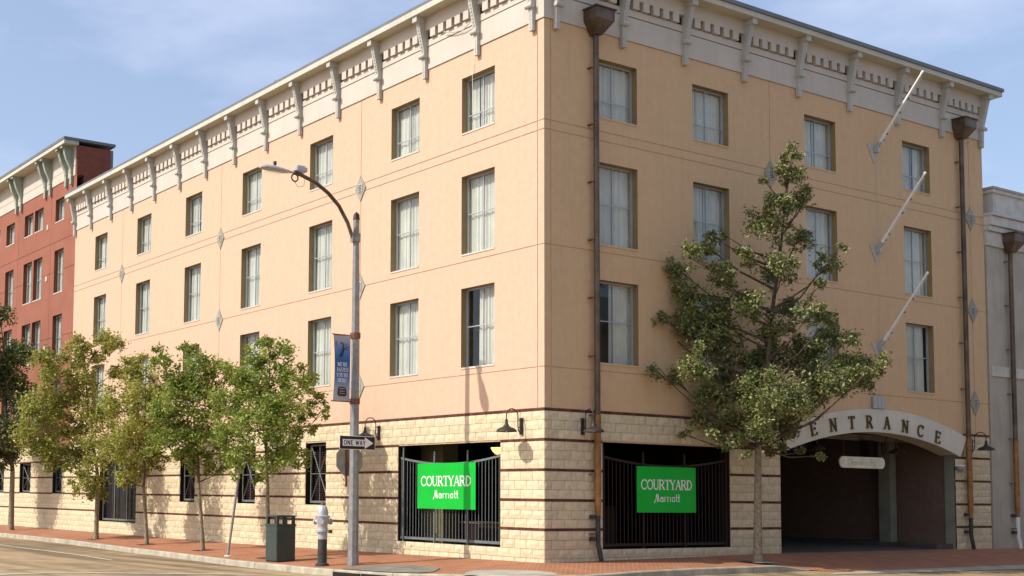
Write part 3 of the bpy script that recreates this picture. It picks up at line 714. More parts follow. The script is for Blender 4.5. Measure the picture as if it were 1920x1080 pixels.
# ---------------------------------------------------------- stroke lettering
def arc(cx, cy, rx, ry, a0, a1, n, w): 
    pts = [(cx+rx*math.cos(math.radians(a0+(a1-a0)*k/n)), cy+ry*math.sin(math.radians(a0+(a1-a0)*k/n))) for k in range(n+1)]
    return [(*pts[k], *pts[k+1], w) for k in range(n)]
TK, TN = .15, .07
def G(ch, serif=True):
    s = []; S = lambda x, y, l=.17: s.append((x-l, y, x+l, y, .05)) if serif else None
    tk = TK; tn = TN if serif else .15
    if not serif: tk = .17
    if ch == 'E': s += [(.12, 0, .12, 1, tk), (.12, .97, .62, .97, tn), (.12, .52, .5, .52, tn), (.12, .03, .65, .03, tn)]; serif and s.extend([(.62, .98, .62, .8, .05), (.65, .02, .65, .22, .05), (.5, .42, .5, .62, .04), (0, .98, .12, .98, .05), (0, .02, .12, .02, .05)]); W = .7
    elif ch == 'N': s += [(.12, 0, .12, 1, tn), (.12, 1, .68, 0, tk), (.68, 0, .68, 1, tn)]; S(.12, .02); S(.68, .98); S(.05, .98, .1); W = .8
    elif ch == 'T': s += [(.34, 0, .34, 1, tk), (0, .97, .68, .97, tn)]; serif and s.extend([(.01, .98, .01, .78, .05), (.67, .98, .67, .78, .05)]); S(.34, .02); W = .68
    elif ch == 'R': s += [(.12, 0, .12, 1, tk), (.12, .97, .35, .97, tn), (.12, .5, .35, .5, tn)]+arc(.35, .735, .22, .235, 90, -90, 8, (tk+tn)/2)+[(.36, .5, .68, 0, tk)]; S(.12, .02); S(.05, .98, .1); S(.66, .02, .1); W = .75
    elif ch == 'A': s += [(.38, 1, .08, 0, tn), (.38, 1, .68, 0, tk), (.2, .36, .58, .36, tn)]; S(.08, .02, .12); S(.68, .02, .13); W = .76
    elif ch == 'C': s += arc(.42, .5, .36, .47, 40, 320, 14, (tk+tn)/2); serif and s.append((.7, .98, .7, .72, .05)); W = .76
    elif ch == 'O': s += arc(.4, .5, .34, .47, 0, 360, 18, (tk+tn)/2); W = .8
    elif ch == 'U': s += [(.12, 1, .12, .35, tk), (.62, 1, .62, .35, tn)]+arc(.37, .33, .25, .3, 180, 360, 8, (tk+tn)/2); S(.12, .98, .14); S(.62, .98, .12); W = .76
    elif ch == 'Y': s += [(.05, 1, .35, .48, tk), (.65, 1, .35, .48, tn), (.35, .5, .35, 0, tk)]; S(.07, .98, .13); S(.64, .98, .12); S(.35, .02); W = .7
    elif ch == 'D': s += [(.12, 0, .12, 1, tk)]+arc(.25, .5, .4, .47, 90, -90, 10, (tk+tn)/2)+[(.05, .97, .26, .97, tn), (.05, .03, .26, .03, tn)]; W = .75
    elif ch == 'W': s += [(.03, 1, .28, 0, tk), (.28, 0, .48, .9, tn), (.48, .9, .7, 0, tk), (.7, 0, .93, 1, tn)]; S(.05, .98, .1); S(.93, .98, .1); W = .98
    elif ch == 'J': s += [(.3, 1, .3, .2, tk)]+arc(.16, .2, .14, .2, 0, -140, 5, tn); S(.3, .98); W = .45
    elif ch == 'Z': s += [(.05, .97, .6, .97, tn), (.6, .97, .05, .03, tk), (.05, .03, .62, .03, tn)]; W = .66
    elif ch == 'H': s += [(.12, 0, .12, 1, tk), (.66, 0, .66, 1, tk), (.12, .52, .66, .52, tn)]; [S(a, b, .12) for a in (.12, .66) for b in (.02, .98)]; W = .8
    elif ch == "'": s += [(.08, 1, .05, .75, .08)]; W = .18
    elif ch == '!': s += [(.08, 1, .08, .3, .09), (.08, .1, .08, 0, .09)]; W = .2
    elif ch == 'a': s += arc(.24, .26, .17, .24, 0, 360, 10, .12)+[(.44, .55, .44, 0, .14), (.1, .6, .4, .6, .09)]; W = .52
    elif ch == 'r': s += [(.1, 0, .1, .62, .14), (.1, .55, .32, .6, .12)]; W = .36
    elif ch == 'i': s += [(.1, 0, .1, .62, .14)]; W = .22
    elif ch == 'o': s += arc(.25, .31, .18, .29, 0, 360, 10, .12); W = .5
    elif ch == 't': s += [(.12, .1, .12, 1, .14), (0, .6, .26, .6, .09), (.12, .05, .26, .05, .1)]; W = .28
    elif ch == 'e': s += arc(.24, .31, .18, .29, 20, 320, 10, .09)+[(.06, .33, .42, .33, .08)]; W = .46
    elif ch == 'l': s += [(.08, 0, .08, 1, .11)]; W = .18
    elif ch == 'n': s += [(.1, 0, .1, .62, .11), (.1, .55, .36, .55, .09), (.38, 0, .38, .55, .11)]; W = .48
    elif ch == 'c': s += arc(.25, .31, .18, .29, 50, 310, 8, .1); W = .42
    elif ch == '7': s += [(.05, .96, .5, .96, .09), (.5, .96, .2, 0, .11)]; W = .56
    elif ch == '5': s += [(.1, .95, .48, .95, .09), (.12, .95, .1, .55, .09)]+arc(.24, .3, .24, .28, 110, -140, 8, .1); W = .56
    elif ch == '-': s += [(.05, .4, .25, .4, .09)]; W = .3
    elif ch == '"': s += [(.05, 1, .05, .78, .07), (.2, 1, .2, .78, .07)]; W = .28
    elif ch == 'M': s += [(.0, .0, .22, 1, .10), (.18, 1, .34, .02, .17), (.36, 1, .52, .02, .17), (-.12, -.14, .02, .1, .16), (.34, .02, .44, .9, .05)]; W = .60
    else: W = .35
    return s, W
def letters(mb, text, x, y0, zb, h, serif=True, sx=1.0, track=.12, depth=.004, fn=None, d=0, width=None, bold=1.0):
    """flat letters in the local x-z plane facing -y"""
    if width:
        tot = sum(G(c, serif)[1]+track for c in text)-track; sx = width/(tot*h)
    cx = x; cnt = 0
    for c in text:
        s, W = G(c, serif)
        for (a, b, p, q, wd) in s:
            A = Vector((cx+a*h*sx, zb+b*h)); B = Vector((cx+p*h*sx, zb+q*h)); t = B-A
            if t.length < 1e-6: continue
            t.normalize(); n = Vector((-t.y, t.x))*wd*h/2*bold; yy = y0-.0002*(cnt % 9); cnt += 1
            A = A-t*wd*h*.15; B = B+t*wd*h*.15
            mb.prism([(A.x+n.x, yy, A.y+n.y), (B.x+n.x, yy, B.y+n.y), (B.x-n.x, yy, B.y-n.y), (A.x-n.x, yy, A.y-n.y)], (0, -depth, 0))
        cx += (W+track)*h*sx
    return cx
# ENTRANCE on the arch
for ch, lx, lz in zip('ENTRANCE', (9.31, 10.13, 10.93, 11.71, 12.5, 13.34, 14.06, 14.9), (3.31, 3.45, 3.55, 3.60, 3.60, 3.54, 3.44, 3.29)):
    for mname, dep, yy, bold in (('lettergold', .03, 0, 1.12), ('letter', .006, -.0325, .9)):
        mb = MB(); s, W = G(ch); letters(mb, ch, -W*.18, -.092+yy, -.17, .335, True, sx=1.1, depth=dep, bold=bold)
        o = mb.build('letter', mname, arch); slope = -2*.60*(lx-12.25)/(4.1**2)*1.0
        o.location = (lx, 0, lz); o.rotation_euler = (0, -math.atan(slope), 0)
# small sign under the arch
cs = thing('clearance_sign', 'small cream rounded clearance sign hanging under the entrance arch', 'sign', (11.97, .3, 2.5))
mb = MB(); pts = []
for k in range(13): a = math.pi/2+math.pi*k/12; pts.append((-.86+.155*math.cos(a), 0, .155*math.sin(a)))
for k in range(13): a = -math.pi/2+math.pi*k/12; pts.append((.86+.155*math.cos(a), 0, .155*math.sin(a)))
mb.prism(pts, (0, .03, 0)); mb.build('board', mat('cream sign board', (.72, .68, .52), .6), cs)
mb = MB(); letters(mb, 'Clearance 7-5"', -.66, -.001, -.07, .15, True, width=1.32, depth=.002, bold=.8); mb.build('lettering', mat('faded tan lettering', (.46, .40, .26), .7), cs)
mb = MB(); mb.prism([(p[0]*1.0, -.001, p[2]*.86) for p in pts], (0, -.0005, 0)) if False else mb.tube([(-.8, .015, .15), (-.8, .015, .75)], .006, 5).tube([(.8, .015, .15), (.8, .015, .75)], .006, 5); mb.build('hanger', 'bronze', cs)

# green banner signs
def green_sign(side, u0, u1, z0, z1, m, label):
    w_, h_ = u1-u0, z1-z0; c = (u0+u1)/2
    t = thing('banner_sign', label, 'sign', P(side, c, z0, -.02), 0 if side == 'R' else LROT)
    mb = MB(); nx = 12
    for k in range(nx):
        x0, x1 = -w_/2+w_*k/nx, -w_/2+w_*(k+1)/nx; mb.quad((x0, 0, 0), (x1, 0, 0), (x1, 0, h_), (x0, 0, h_))
    mb = MB().box(-w_/2, w_/2, 0, .012, 0, h_); mb.build('panel', m, t)
    mb = MB(); letters(mb, 'COURTYARD', -w_*.435, -.001, h_*.50, h_*.215, True, width=w_*.87, depth=.003, track=.0, bold=1.15)
    letters(mb, 'Marriott', -w_*.20, -.001, h_*.235, h_*.165, False, width=w_*.42, depth=.003, track=.05, bold=.95)
    mb.build('lettering', MT['white'], t)
    return t
green_sign('L', 2.38, 4.68, 1.13, 2.26, 'green1', 'bright green sign with white lettering on the sunlit iron fence')
green_sign('R', 2.87, 4.88, 1.115, 2.20, 'green1', 'green sign with white lettering on the shaded iron fence beside the corner downpipe')

# ---------------------------------------------------------- wall lamps (gooseneck)
def wall_lamp(side, u, z, label, proj=.47):
    t = thing('wall_lamp', label, 'lamp', P(side, u, z, 0), 0 if side == 'R' else LROT, 'gooseneck lamps on the block base')
    MB().box(-.045, .045, -.05, -.022, -.19, .19).build('back_plate', 'bronze', t)
    g = [(0, -.10, -.12)]
    mb = MB(); mb.smooth = True
    pts = [(0, -.05, -.17), (0, -.11, -.11), (0, -.13, .0), (0, -.13, .2)]
    for k in range(9): a = math.pi-math.pi*k/8; pts.append((0, -(.13+proj)/2+(-1)*((proj-.13)/2)*math.cos(a)*1.0 if False else -((.13+proj)/2)-((proj-.13)/2)*-math.cos(a)*-1, .24+.15*math.sin(a)))
    pts.append((0, -proj, .12))
    mb.tube(pts, .013, 8)
    for zz in (-.03, .14): mb.tube([(0, -.05, zz), (0, -.13, zz)], .009, 6)
    mb.build('arm', 'bronze', t)
    mb = MB(); mb.smooth = True
    mb.lathe([(.03, .14), (.035, .06), (.06, .0), (.09, -.03), (.16, -.055), (.215, -.09), (.235, -.13), (.245, -.14), (.235, -.138), (.2, -.09), (.1, -.05), (.02, -.02)], (0, -proj, 0), 24); mb.build('lamp_shade', 'bronze', t)
    mb = MB(); mb.smooth = True; mb.lathe([(.0, -.03), (.035, -.05), (.045, -.09), (.03, -.13), (0, -.14)], (0, -proj, 0), 12); mb.build('bulb', 'white', t)
    return t
wall_lamp('L', .74, 3.05, 'bronze gooseneck lamp on the sunlit wall nearest the building corner')
wall_lamp('L', 6.39, 3.10, 'bronze gooseneck lamp partly hidden behind the one way sign')
wall_lamp('R', 1.13, 3.06, 'grey bronze gooseneck lamp in front of the corner downpipe', .38)
wall_lamp('R', 16.72, 3.10, 'bronze gooseneck lamp right of the entrance arch', .47)
for x, nm in ((10.3, 'left'), (13.9, 'right')):
    t = wall_lamp('R', x, 2.95, 'black gooseneck lamp hanging inside the dark garage entrance, %s one' % nm); t.location.y = 1.0
    del t['group']
# camera housing at the garage jamb
t = thing('security_camera', 'white domed camera housing on the right jamb of the garage entrance', 'camera', (15.93, -.12, 2.48))
mb = MB(); mb.smooth = True; mb.lathe([(0, -.13), (.07, -.12), (.12, -.07), (.14, 0)], (0, 0, 0), 16); mb.build('dome', 'silver', t)
mb = MB(); mb.smooth = True; mb.lathe([(.15, 0), (.15, .03), (.0, .05)], (0, 0, 0), 16); mb.build('cap', 'white', t)
MB().tube([(.12, .0, .0), (.14, .0, -.12), (.05, 0, -.17), (-.02, 0, -.15)], .012, 6).build('bracket', 'bronze', t)

# ---------------------------------------------------------- downpipes
def downpipe(x, ztop, zcop, zgrey, zbot, label, low='pipegrey', bx=.0, off=0):
    t = thing('downpipe', label, 'downpipe', (x, -.02+off, zbot), 0, 'downpipes on the street facades')
    y = -.11; z = lambda v: v-zbot
    mb = MB(); mb.smooth = True; mb.tube([(0, y, z(zcop)+.003), (0, y, z(ztop-.5))], .068, 14); mb.build('upper_pipe', 'brown', t)
    mb = MB(); mb.smooth = True; mb.tube([(0, y, z(zgrey)+.28), (0, y, z(zcop))], .078, 14); mb.tube([(0, y, z(zgrey)+.003), (0, y, z(zgrey)+.28)], [.056, .078], 14, False); mb.build('lower_pipe', 'copper', t)
    mb = MB(); mb.smooth = True; mb.tube([(0, y, z(zgrey)), (0, y, .38), (.03, y-.02, .22), (.07, y-.03, .0)], [.056, .056, .055, .053], 14); mb.tube([(0, y, z(zgrey)-.03), (0, y, z(zgrey)+.01)], .066, 14); mb.build('pipe_shoe', low, t)
    # hopper head
    a, b = z(ztop-.58), z(ztop-.28); c = z(ztop); w1, w2_ = .10, .30
    mb = MB()
    def ring(w_, d_, zz): return [(-w_, -.01, zz), (-w_, -d_, zz), (w_, -d_, zz), (w_, -.01, zz)]
    rings = [ring(.10, .22, a), ring(w2_, .42, b), ring(w2_, .43, c-.03), ring(w2_+.04, .47, c-.025), ring(w2_+.04, .47, c), ring(w2_-.03, .40, c), ring(w2_-.03, .40, c-.12)]
    for rg in rings: mb.v += rg
    for k in range(len(rings)-1):
        for j in range(4): j2 = (j+1) % 4; mb.f.append((k*4+j, k*4+j2, (k+1)*4+j2, (k+1)*4+j))
    mb.f.append((0, 1, 2, 3)); mb.f.append(tuple((len(rings)-1)*4+j for j in range(4))); mb.build('rainwater_head', 'brown', t)
    n = int((ztop-zbot)/1.35)
    for k in range(n):
        zz = .6+k*1.35
        MB().box(-.17, -.09, -.13, .015, zz, zz+.025).build('strap', 'rust', t)
    for zz in (.45, .95) : MB().box(-.16, -.075, -.12, .015, zz, zz+.09).build('strap', 'pipegrey', t)
    return t
downpipe(1.50, 12.80, 3.33, 1.03, .02, 'brown downpipe with box hopper nearest the building corner')
downpipe(16.42, 12.78, 3.33, .98, .09, 'brown downpipe with box hopper right of the flagpoles')
downpipe(18.84, 9.63, 3.35, 1.0, .06, 'brown downpipe with white foot on the grey neighbouring wall', 'white', off=-.04)

# ---------------------------------------------------------- flagpoles
for zt_, zb_, nm in ((11.38, 10.86, 'top'), (8.55, 8.07, 'middle'), (5.80, 5.35, 'lowest')):
    t = thing('flagpole', 'bare white slanted flagpole on the ochre wall, %s of the three' % nm, 'flagpole', (12.27, 0, zb_), 0, 'slanted flagpoles above the entrance')
    h = zt_-zb_; MB().prism([(-.26, -.002, h), (.27, -.002, h), (.02, -.002, 0)], (0, -.02, 0)).build('wall_plate', 'bracket', t)
    a = Vector((.05, -.06, h-.12)); b = Vector((.05, -1.5, (13.06-10.86)+.0)); d = b-a
    mb = MB(); mb.smooth = True; mb.tube([a, a+d*.2, a+d*.2001, b], [.05, .05, .042, .028], 10); mb.tube([b-d*.02, b+d*.012, b+d*.02], [.035, .035, .01], 10); mb.build('pole', 'white' if nm != 'x' else 'steel', t)
    mb = MB(); mb.tube([a-Vector((0, -.03, .04)), a+d*.10], .062, 10); mb.box(.0, .1, -.16, -.02, h-.22, h-.1); mb.build('socket', 'frame', t)
    for k in (.14, .22, .5, .68): q = a+d*k; MB().box(q.x+.02, q.x+.07, q.y-.03, q.y+.03, q.z-.05, q.z).build('cleat', 'bronze', t)
    mb = MB(); mb.tube([a+d*.03+Vector((.06, -.03, -.03)), a+d*.97+Vector((.03, -.02, -.05))], .005, 4); mb.build('halyard', 'white', t)
mb = MB(); mb.tube([(12.36, -.05, 11.2), (12.36, -.05, 4.3)], .005, 5); tag(mb.build('rope', 'bracket'), 'thin pale halyard running down the ochre wall below the flagpoles', 'rope')
bx = thing('cleat_boxes', 'three small grey halyard boxes side by side above the entrance arch', 'box', (12.2, 0, 3.98))
for k in range(3): mb = MB(); mb.smooth = True; mb.tube([(-.17+.17*k, -.07, 0), (-.17+.17*k, -.07, .33)], .075, 12); mb.build('box', 'frame', bx)

# ---------------------------------------------------------- red building
red = thing('red_building', 'red stucco building with pale frieze and paired eave brackets beyond the peach hotel', 'building')
rc = [(30.1, 31.2), (32.72, 33.85), (34.05, 35.2), (36.6, 37.8), (38.75, 39.9)]
rrow = [(13.15, 14.15), (10.02, 11.9), (7.15, 9.05), (4.4, 6.2)]
opRd = [(a, b, c, d) for a, b in rc for c, d in rrow]
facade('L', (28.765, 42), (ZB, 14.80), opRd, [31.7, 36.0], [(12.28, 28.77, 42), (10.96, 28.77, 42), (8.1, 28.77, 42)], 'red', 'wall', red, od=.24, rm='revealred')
for (a, b) in rc:
    for (c, d) in rrow: window('L', (a+b)/2, c, round(b-a, 2), round(d-c, 3), red, None)
mb = MB(); mb.box(-.03, .3, 28.90, 42, 14.803, 15.20); mb.build('frieze', 'frieze', red)
mb = MB(); mb.box(-.03, .3, 28.90, 42, 15.22, 16.06); mb.build('frieze', 'frieze', red)
mb = MB(); mb.box(.32, 1.50, 28.80, 42, 13.9, 16.06); mb.box(.0, .32, 28.80, 28.899, 14.803, 16.06); mb.build('parapet', 'redbrick', red)
mb = MB(); mb.box(1.502, 1.62, 28.80, 42, 15.2, 16.06); mb.box(-.62, 1.7, 28.74, 42, 16.225, 16.34); mb.build('roof', 'roofm', red)
mb = MB(); mb.box(-.60, .05, 28.78, 42, 16.062, 16.222); mb.build('fascia', 'cream', red)
mb = MB(); mb.box(.6, 8, 28.8, 42, 3.4, 13.85); mb.build('inner_wall', 'redbrick', red)
mb = MB(); w2 = .085; prof = [(-.02, 14.45), (-.12, 14.45), (-.12, 15.0), (-.16, 15.15), (-.34, 15.5), (-.42, 15.75), (-.46, 15.95), (-.02, 15.95)]
mb.prism([(-w2, d, z) for d, z in prof], (2*w2, 0, 0)); mb.box(-w2-.03, w2+.03, -.55, -.02, 15.95, 16.06); mb.box(-w2-.015, w2+.015, -.14, -.02, 14.95, 15.0)
rb = mb.mesh('bracket', mat('grey green painted bracket', (.34, .38, .31), .7))
for c in (29.25, 29.85, 31.75, 32.4, 35.6, 36.25, 39.3, 39.9): bracket('L', c, red, rb, None)
for z in (13.0, 10.7, 7.6): pl = place('L', 32.1, z); MB().box(-.09, .09, -.03, .0, 0, .22).build('vent', 'frieze', red, loc=pl['loc'], rot=pl['rotz'])

# ---------------------------------------------------------- grey building at right
gb = thing('grey_building', 'old grey plaster building with white cornice and stepped parapet at the right edge', 'building')
mb = MB(); mb.box(17.76, 30, -.04, 10, -.3, 9.18); mb.build('wall', 'greywall', gb)
mb = MB(); mb.box(17.725, 30, -.10, 9.5, 9.182, 9.62); mb.box(17.723, 30, -.18, 9.5, 9.625, 9.78); mb.box(17.722, 30, -.24, 9.5, 9.785, 10.07); mb.box(17.721, 30, -.30, 9.5, 10.075, 10.16); mb.build('cornice', 'whitewall', gb, bevel=.012)
mb = MB(); mb.box(18.2, 30, -.05, .55, 10.162, 10.97); mb.box(18.13, 30, -.10, .6, 10.86, 10.97); mb.build('parapet', 'whitewall', gb)
mb = MB(); mb.box(18.10, 30, -.13, .62, 10.973, 11.04); mb.build('coping', 'greywall', gb)
mb = MB(); mb.box(17.86, 30, -.075, -.041, 5.23, 5.54); mb.build('string_course', 'whitewall', gb)

# building across the side street (seen only in the window reflections)
ob = thing('opposite_building', 'cream two storey building across the side street reflected in the hotel windows', 'building')
mb = MB(); mb.box(6, 60, -30, -15.5, -.4, 8.2); mb.build('wall', 'cream', ob)
mb = MB(); mb.box(5.6, 60.4, -30.4, -15.1, 8.2, 8.5); mb.prism([(5.8, -30, 8.5), (5.8, -15.3, 8.5), (5.8, -22.6, 11.2)], (54, 0, 0)); mb.build('roof', 'roofm', ob)
for k in range(14):
    for z in (1.0, 5.0): MB().box(7.5+k*3.7, 8.9+k*3.7, -15.52, -15.44, z, z+2.2).build('window', 'pipegrey', ob)

# ---------------------------------------------------------- street lamp with banner and signs
px, py = -2.77, 3.47; g0 = gz(px, py)
sl = thing('street_lamp', 'tall steel street lamp with curved arm leaning over the road', 'street lamp', (px, py, g0))
Z = lambda v: v-g0
mb = MB(); mb.smooth = False; mb.tube([(0, 0, 0), (0, 0, .35), (0, 0, Z(7.95))], [.135, .125, .075], 8); mb.build('pole', 'steel', sl)
mb = MB(); mb.tube([(0, 0, Z(7.95)), (0, 0, Z(8.08)), (0, 0, Z(8.14))], [.085, .07, .01], 8); mb.build('pole_cap', 'bronze', sl)
mb = MB(); mb.tube([(0, 0, Z(7.42)), (0, 0, Z(7.62))], .10, 8); mb.box(-.14, -.02, -.05, .05, Z(7.4), Z(7.62)); mb.build('clamp', 'steel', sl)
a3 = [(-.10, Z(7.5)), (-.25, Z(7.85)), (-.5, Z(8.22)), (-.8, Z(8.48)), (-1.15, Z(8.68)), (-1.55, Z(8.80)), (-1.75, Z(8.84))]
mb = MB(); mb.smooth = True; mb.tube([(x, 0, z) for x, z in a3], [.045]*7, 10); mb.build('arm', 'brown', sl)
mb = MB(); mb.smooth = True
sec = [(-1.72, .03, 8.80), (-1.80, .06, 8.80), (-2.0, .12, 8.79), (-2.3, .16, 8.80), (-2.52, .14, 8.81), (-2.64, .05, 8.80)]
for (x, r_, z) in sec:
    for j in range(14): a = 2*math.pi*j/14; mb.v.append((x, r_*math.cos(a), Z(z)+.02+r_*.55*math.sin(a)*(1 if math.sin(a) > 0 else .5)))
for k in range(len(sec)-1):
    for j in range(14): j2 = (j+1) % 14; mb.f.append((k*14+j, k*14+j2, (k+1)*14+j2, (k+1)*14+j))
mb.f.append(tuple(range(14))); mb.f.append(tuple(5*14+j for j in range(14))); mb.build('lamp_head', 'silver', sl)
mb = MB(); mb.box(-2.5, -2.08, -.1, .1, Z(8.735), Z(8.775)); mb.build('lamp_lens', 'glass', sl, bevel=.015)
mb = MB(); mb.lathe([(.03, 0), (.03, .04), (.04, .045), (.04, .11), (0, .12)], (-2.25, 0, Z(8.9)), 10); mb.build('photocell', 'pipegrey', sl)
mb = MB(); mb.box(-1.72, -1.42, -.09, .09, Z(8.86), Z(8.98)); mb.box(-1.68, -1.46, -.06, .06, Z(8.985), Z(9.01)); mb.build('radio_box', 'silver', sl, bevel=.02)
mb = MB(); mb.tube([(-1.66, 0, Z(9.0)), (-1.66, 0, Z(9.38))], .006, 5); mb.tube([(-1.48, 0, Z(9.0)), (-1.48, 0, Z(9.36))], .006, 5); mb.build('antenna', 'white', sl)
mb = MB(); pts = [(-1.70+.085*math.cos(a), .03, Z(8.72)+.085*math.sin(a)) for a in [math.pi*2*k/16 for k in range(17)]]; mb.tube(pts, .018, 6); mb.build('cable_coil', 'pipegrey', sl)
mb = MB(); mb.tube([(-1.7, .04, Z(8.62)), (-1.6, .04, Z(8.52)), (-1.45, .04, Z(8.56)), (-1.42, .04, Z(8.75))], .006, 5); mb.build('cable', 'rust', sl)
# hanging banner, a flat printed cloth between two rods
bn = thing('street_banner', 'blue and grey jazz banner hanging on the left of the street lamp', 'banner', (px-.08, py, 3.62))
bh, bw = 1.56, .47
def bx_(t, z): return -.06-bw*(1-t)-.035*math.sin(math.pi*z/bh)*(1-t)*-1
bm_ = bpy.data.materials.new('printed banner'); bm_.use_nodes = True; n = bm_.node_tree; b = n.nodes['Principled BSDF']; b.inputs['Roughness'].default_value = .75
tcn = n.nodes.new('ShaderNodeTexCoord'); sp = n.nodes.new('ShaderNodeSeparateXYZ'); rp = n.nodes.new('ShaderNodeValToRGB')
n.links.new(tcn.outputs['Generated'], sp.inputs[0]); n.links.new(sp.outputs[2], rp.inputs[0]); n.links.new(rp.outputs[0], b.inputs['Base Color'])
e = rp.color_ramp.elements; e[0].position = 0; e[0].color = (.42, .40, .40, 1); e[1].position = 1; e[1].color = (.44, .42, .42, 1)
for p_, c_ in ((.16, (.36, .37, .42, 1)), (.36, (.06, .17, .40, 1)), (.62, (.02, .11, .30, 1)), (.78, (.09, .20, .46, 1)), (.92, (.33, .35, .42, 1))): q = e.new(p_); q.color = c_
mb = MB(); nx, nzz = 8, 18
for i in range(nx+1):
    for j in range(nzz+1): z_ = bh*j/nzz; t_ = i/nx; mb.v.append((bx_(t_, z_), -.012*math.sin(t_*5+z_*2), z_))
for i in range(nx):
    for j in range(nzz): a = i*(nzz+1)+j; mb.f.append((a, a+nzz+1, a+nzz+2, a+1))
mb.smooth = True; cl = mb.build('cloth', bm_, bn)
mb = MB(); 
for k, (tx, wd) in enumerate((("WE'RE", .27), ('JAZZED', .33), ("YOU'RE", .33), ("HERE!", .26))): letters(mb, tx, -.06-bw/2-wd/2+.01, -.022, .82-k*.125, .088, True, width=wd, depth=.002, track=.1)
mb.build('lettering', 'white', bn)
mb = MB(); yy = -.024   # saxophone print
sx = [(-.35, 1.36), (-.30, 1.37), (-.26, 1.33), (-.27, 1.22), (-.30, 1.12), (-.34, 1.05)]
for (a, b), (c, d) in zip(sx, sx[1:]):
    A = Vector((a, b)); B = Vector((c, d)); n_v = (B-A).normalized(); n_v = Vector((-n_v.y, n_v.x))*(.012+.010*(1.36-b)*4)
    mb.prism([(A.x+n_v.x, yy, A.y+n_v.y), (B.x+n_v.x, yy, B.y+n_v.y), (B.x-n_v.x, yy, B.y-n_v.y), (A.x-n_v.x, yy, A.y-n_v.y)], (0, -.001, 0))
mb.prism([(-.345, yy-.001, 1.03), (-.30, yy-.001, 1.04), (-.235, yy-.001, 1.22), (-.19, yy-.001, 1.25), (-.25, yy-.001, 1.25), (-.275, yy-.001, 1.14)], (0, -.001, 0))
rr = random.Random(3)
for k in range(9): x_, z_ = -.17+rr.uniform(-.04, .05), 1.27+rr.uniform(-.07, .09); mb.box(x_-.008, x_+.008, yy-.001, yy, z_-.012, z_+.012)
mb.build('saxophone_print', 'signblack', bn)
mb = MB(); mb.box(-.475, -.455, yy-.001, yy, 1.28, 1.40); mb.build('mark_print', 'rust', bn)
mb = MB(); mb.prism([(-.415, yy, .16), (-.40, yy, .30), (-.36, yy, .335), (-.22, yy, .335), (-.18, yy, .30), (-.165, yy, .16), (-.2, yy, .125), (-.38, yy, .125)], (0, -.001, 0)); mb.build('emblem_print', 'signblack', bn)
mb = MB()
for z_ in (.17, .225, .285): mb.box(-.37, -.21, yy-.003, yy-.0015, z_, z_+.022)
mb.build('emblem_lines', 'signback', bn)
MB().tube([(.02, 0, bh), (-.56, 0, bh)], .014, 6).build('rod', 'rust', bn); MB().tube([(.02, 0, 0), (-.58, 0, 0)], .014, 6).build('rod', 'rust', bn)
for z_ in (bh-.06, -.05): MB().tube([(.08, 0, z_), (.08, 0, z_+.13)], .125, 10).build('clamp', 'rust', bn)
# one way sign
ow = thing('one_way_sign', 'black one way sign with white arrow pointing right on the lamp post', 'sign', (px, py-.14, 2.66))
mb = MB(); mb.box(-.50, .50, 0, .008, -.16, .16); o = mb.build('plate', 'white', ow, bevel=.003)
mb = MB(); mb.box(-.487, .487, -.0035, -.0008, -.147, .147); mb.build('field', 'signblack', ow)
mb = MB(); mb.prism([(-.42, -.005, -.078), (.20, -.005, -.078), (.20, -.005, -.135), (.44, -.005, 0), (.20, -.005, .135), (.20, -.005, .078), (-.42, -.005, .078)], (0, -.002, 0)); mb.build('arrow', 'white', ow)
mb = MB(); letters(mb, 'ONE WAY', -.385, -.0085, -.052, .105, False, width=.60, depth=.002, track=.18); mb.build('lettering', 'signblack', ow)
# stop sign seen from behind
ss = thing('stop_sign', 'octagonal traffic sign seen from its bare back below the one way sign', 'sign', (px-.02, py+.16, 2.26))
mb = MB(); r_ = .40; mb.prism([(r_*math.cos(math.radians(22.5+45*k)), 0, r_*math.sin(math.radians(22.5+45*k))) for k in range(8)], (0, .006, 0)); mb.build('plate', 'signback', ss)
mb = MB(); mb.box(-.12, -.07, -.02, -.001, -.62, .25); mb.box(-.14, .14, -.06, -.021, -.1, -.06); mb.build('bracket', 'rust', ss)

# hydrant -----------------------------------------------------
hx, hy = -3.27, 4.02; hg = gz(hx, hy)
hd = thing('fire_hydrant', 'silver white fire hydrant on a dark post by the kerb', 'hydrant', (hx, hy, hg), .3)
mb = MB(); mb.smooth = True; mb.lathe([(.16, 0), (.16, .05), (.11, .07), (.11, .62), (0, .62)], n=20); mb.build('barrel', 'pipegrey', hd)
mb = MB(); mb.smooth = True
mb.lathe([(.115, .621), (.115, .78), (.17, .79), (.17, .84), (.12, .85), (.115, .95), (.15, 1.0), (.145, 1.08), (.17, 1.13), (.175, 1.16), (.13, 1.17)], n=20)
for a in (0, 2.2, 4.2):
    d = Vector((math.cos(a-2.6), math.sin(a-2.6), 0)); c = Vector((0, 0, 1.03)); mb.tube([c+d*.1, c+d*.2, c+d*.201, c+d*.235], [.055, .055, .075, .07], 10)
mb.build('body', 'silver', hd)
mb = MB(); mb.smooth = True; mb.lathe([(.175, 1.161), (.13, 1.18), (.125, 1.28), (.10, 1.36), (.05, 1.41), (0, 1.42)], n=20); 
for k in range(10): a = 2*math.pi*k/10; mb.tube([(.128*math.cos(a), .128*math.sin(a), 1.19), (.10*math.cos(a), .10*math.sin(a), 1.36), (.05*math.cos(a), .05*math.sin(a), 1.415)], .008, 4)
mb.build('bonnet', 'silver', hd)
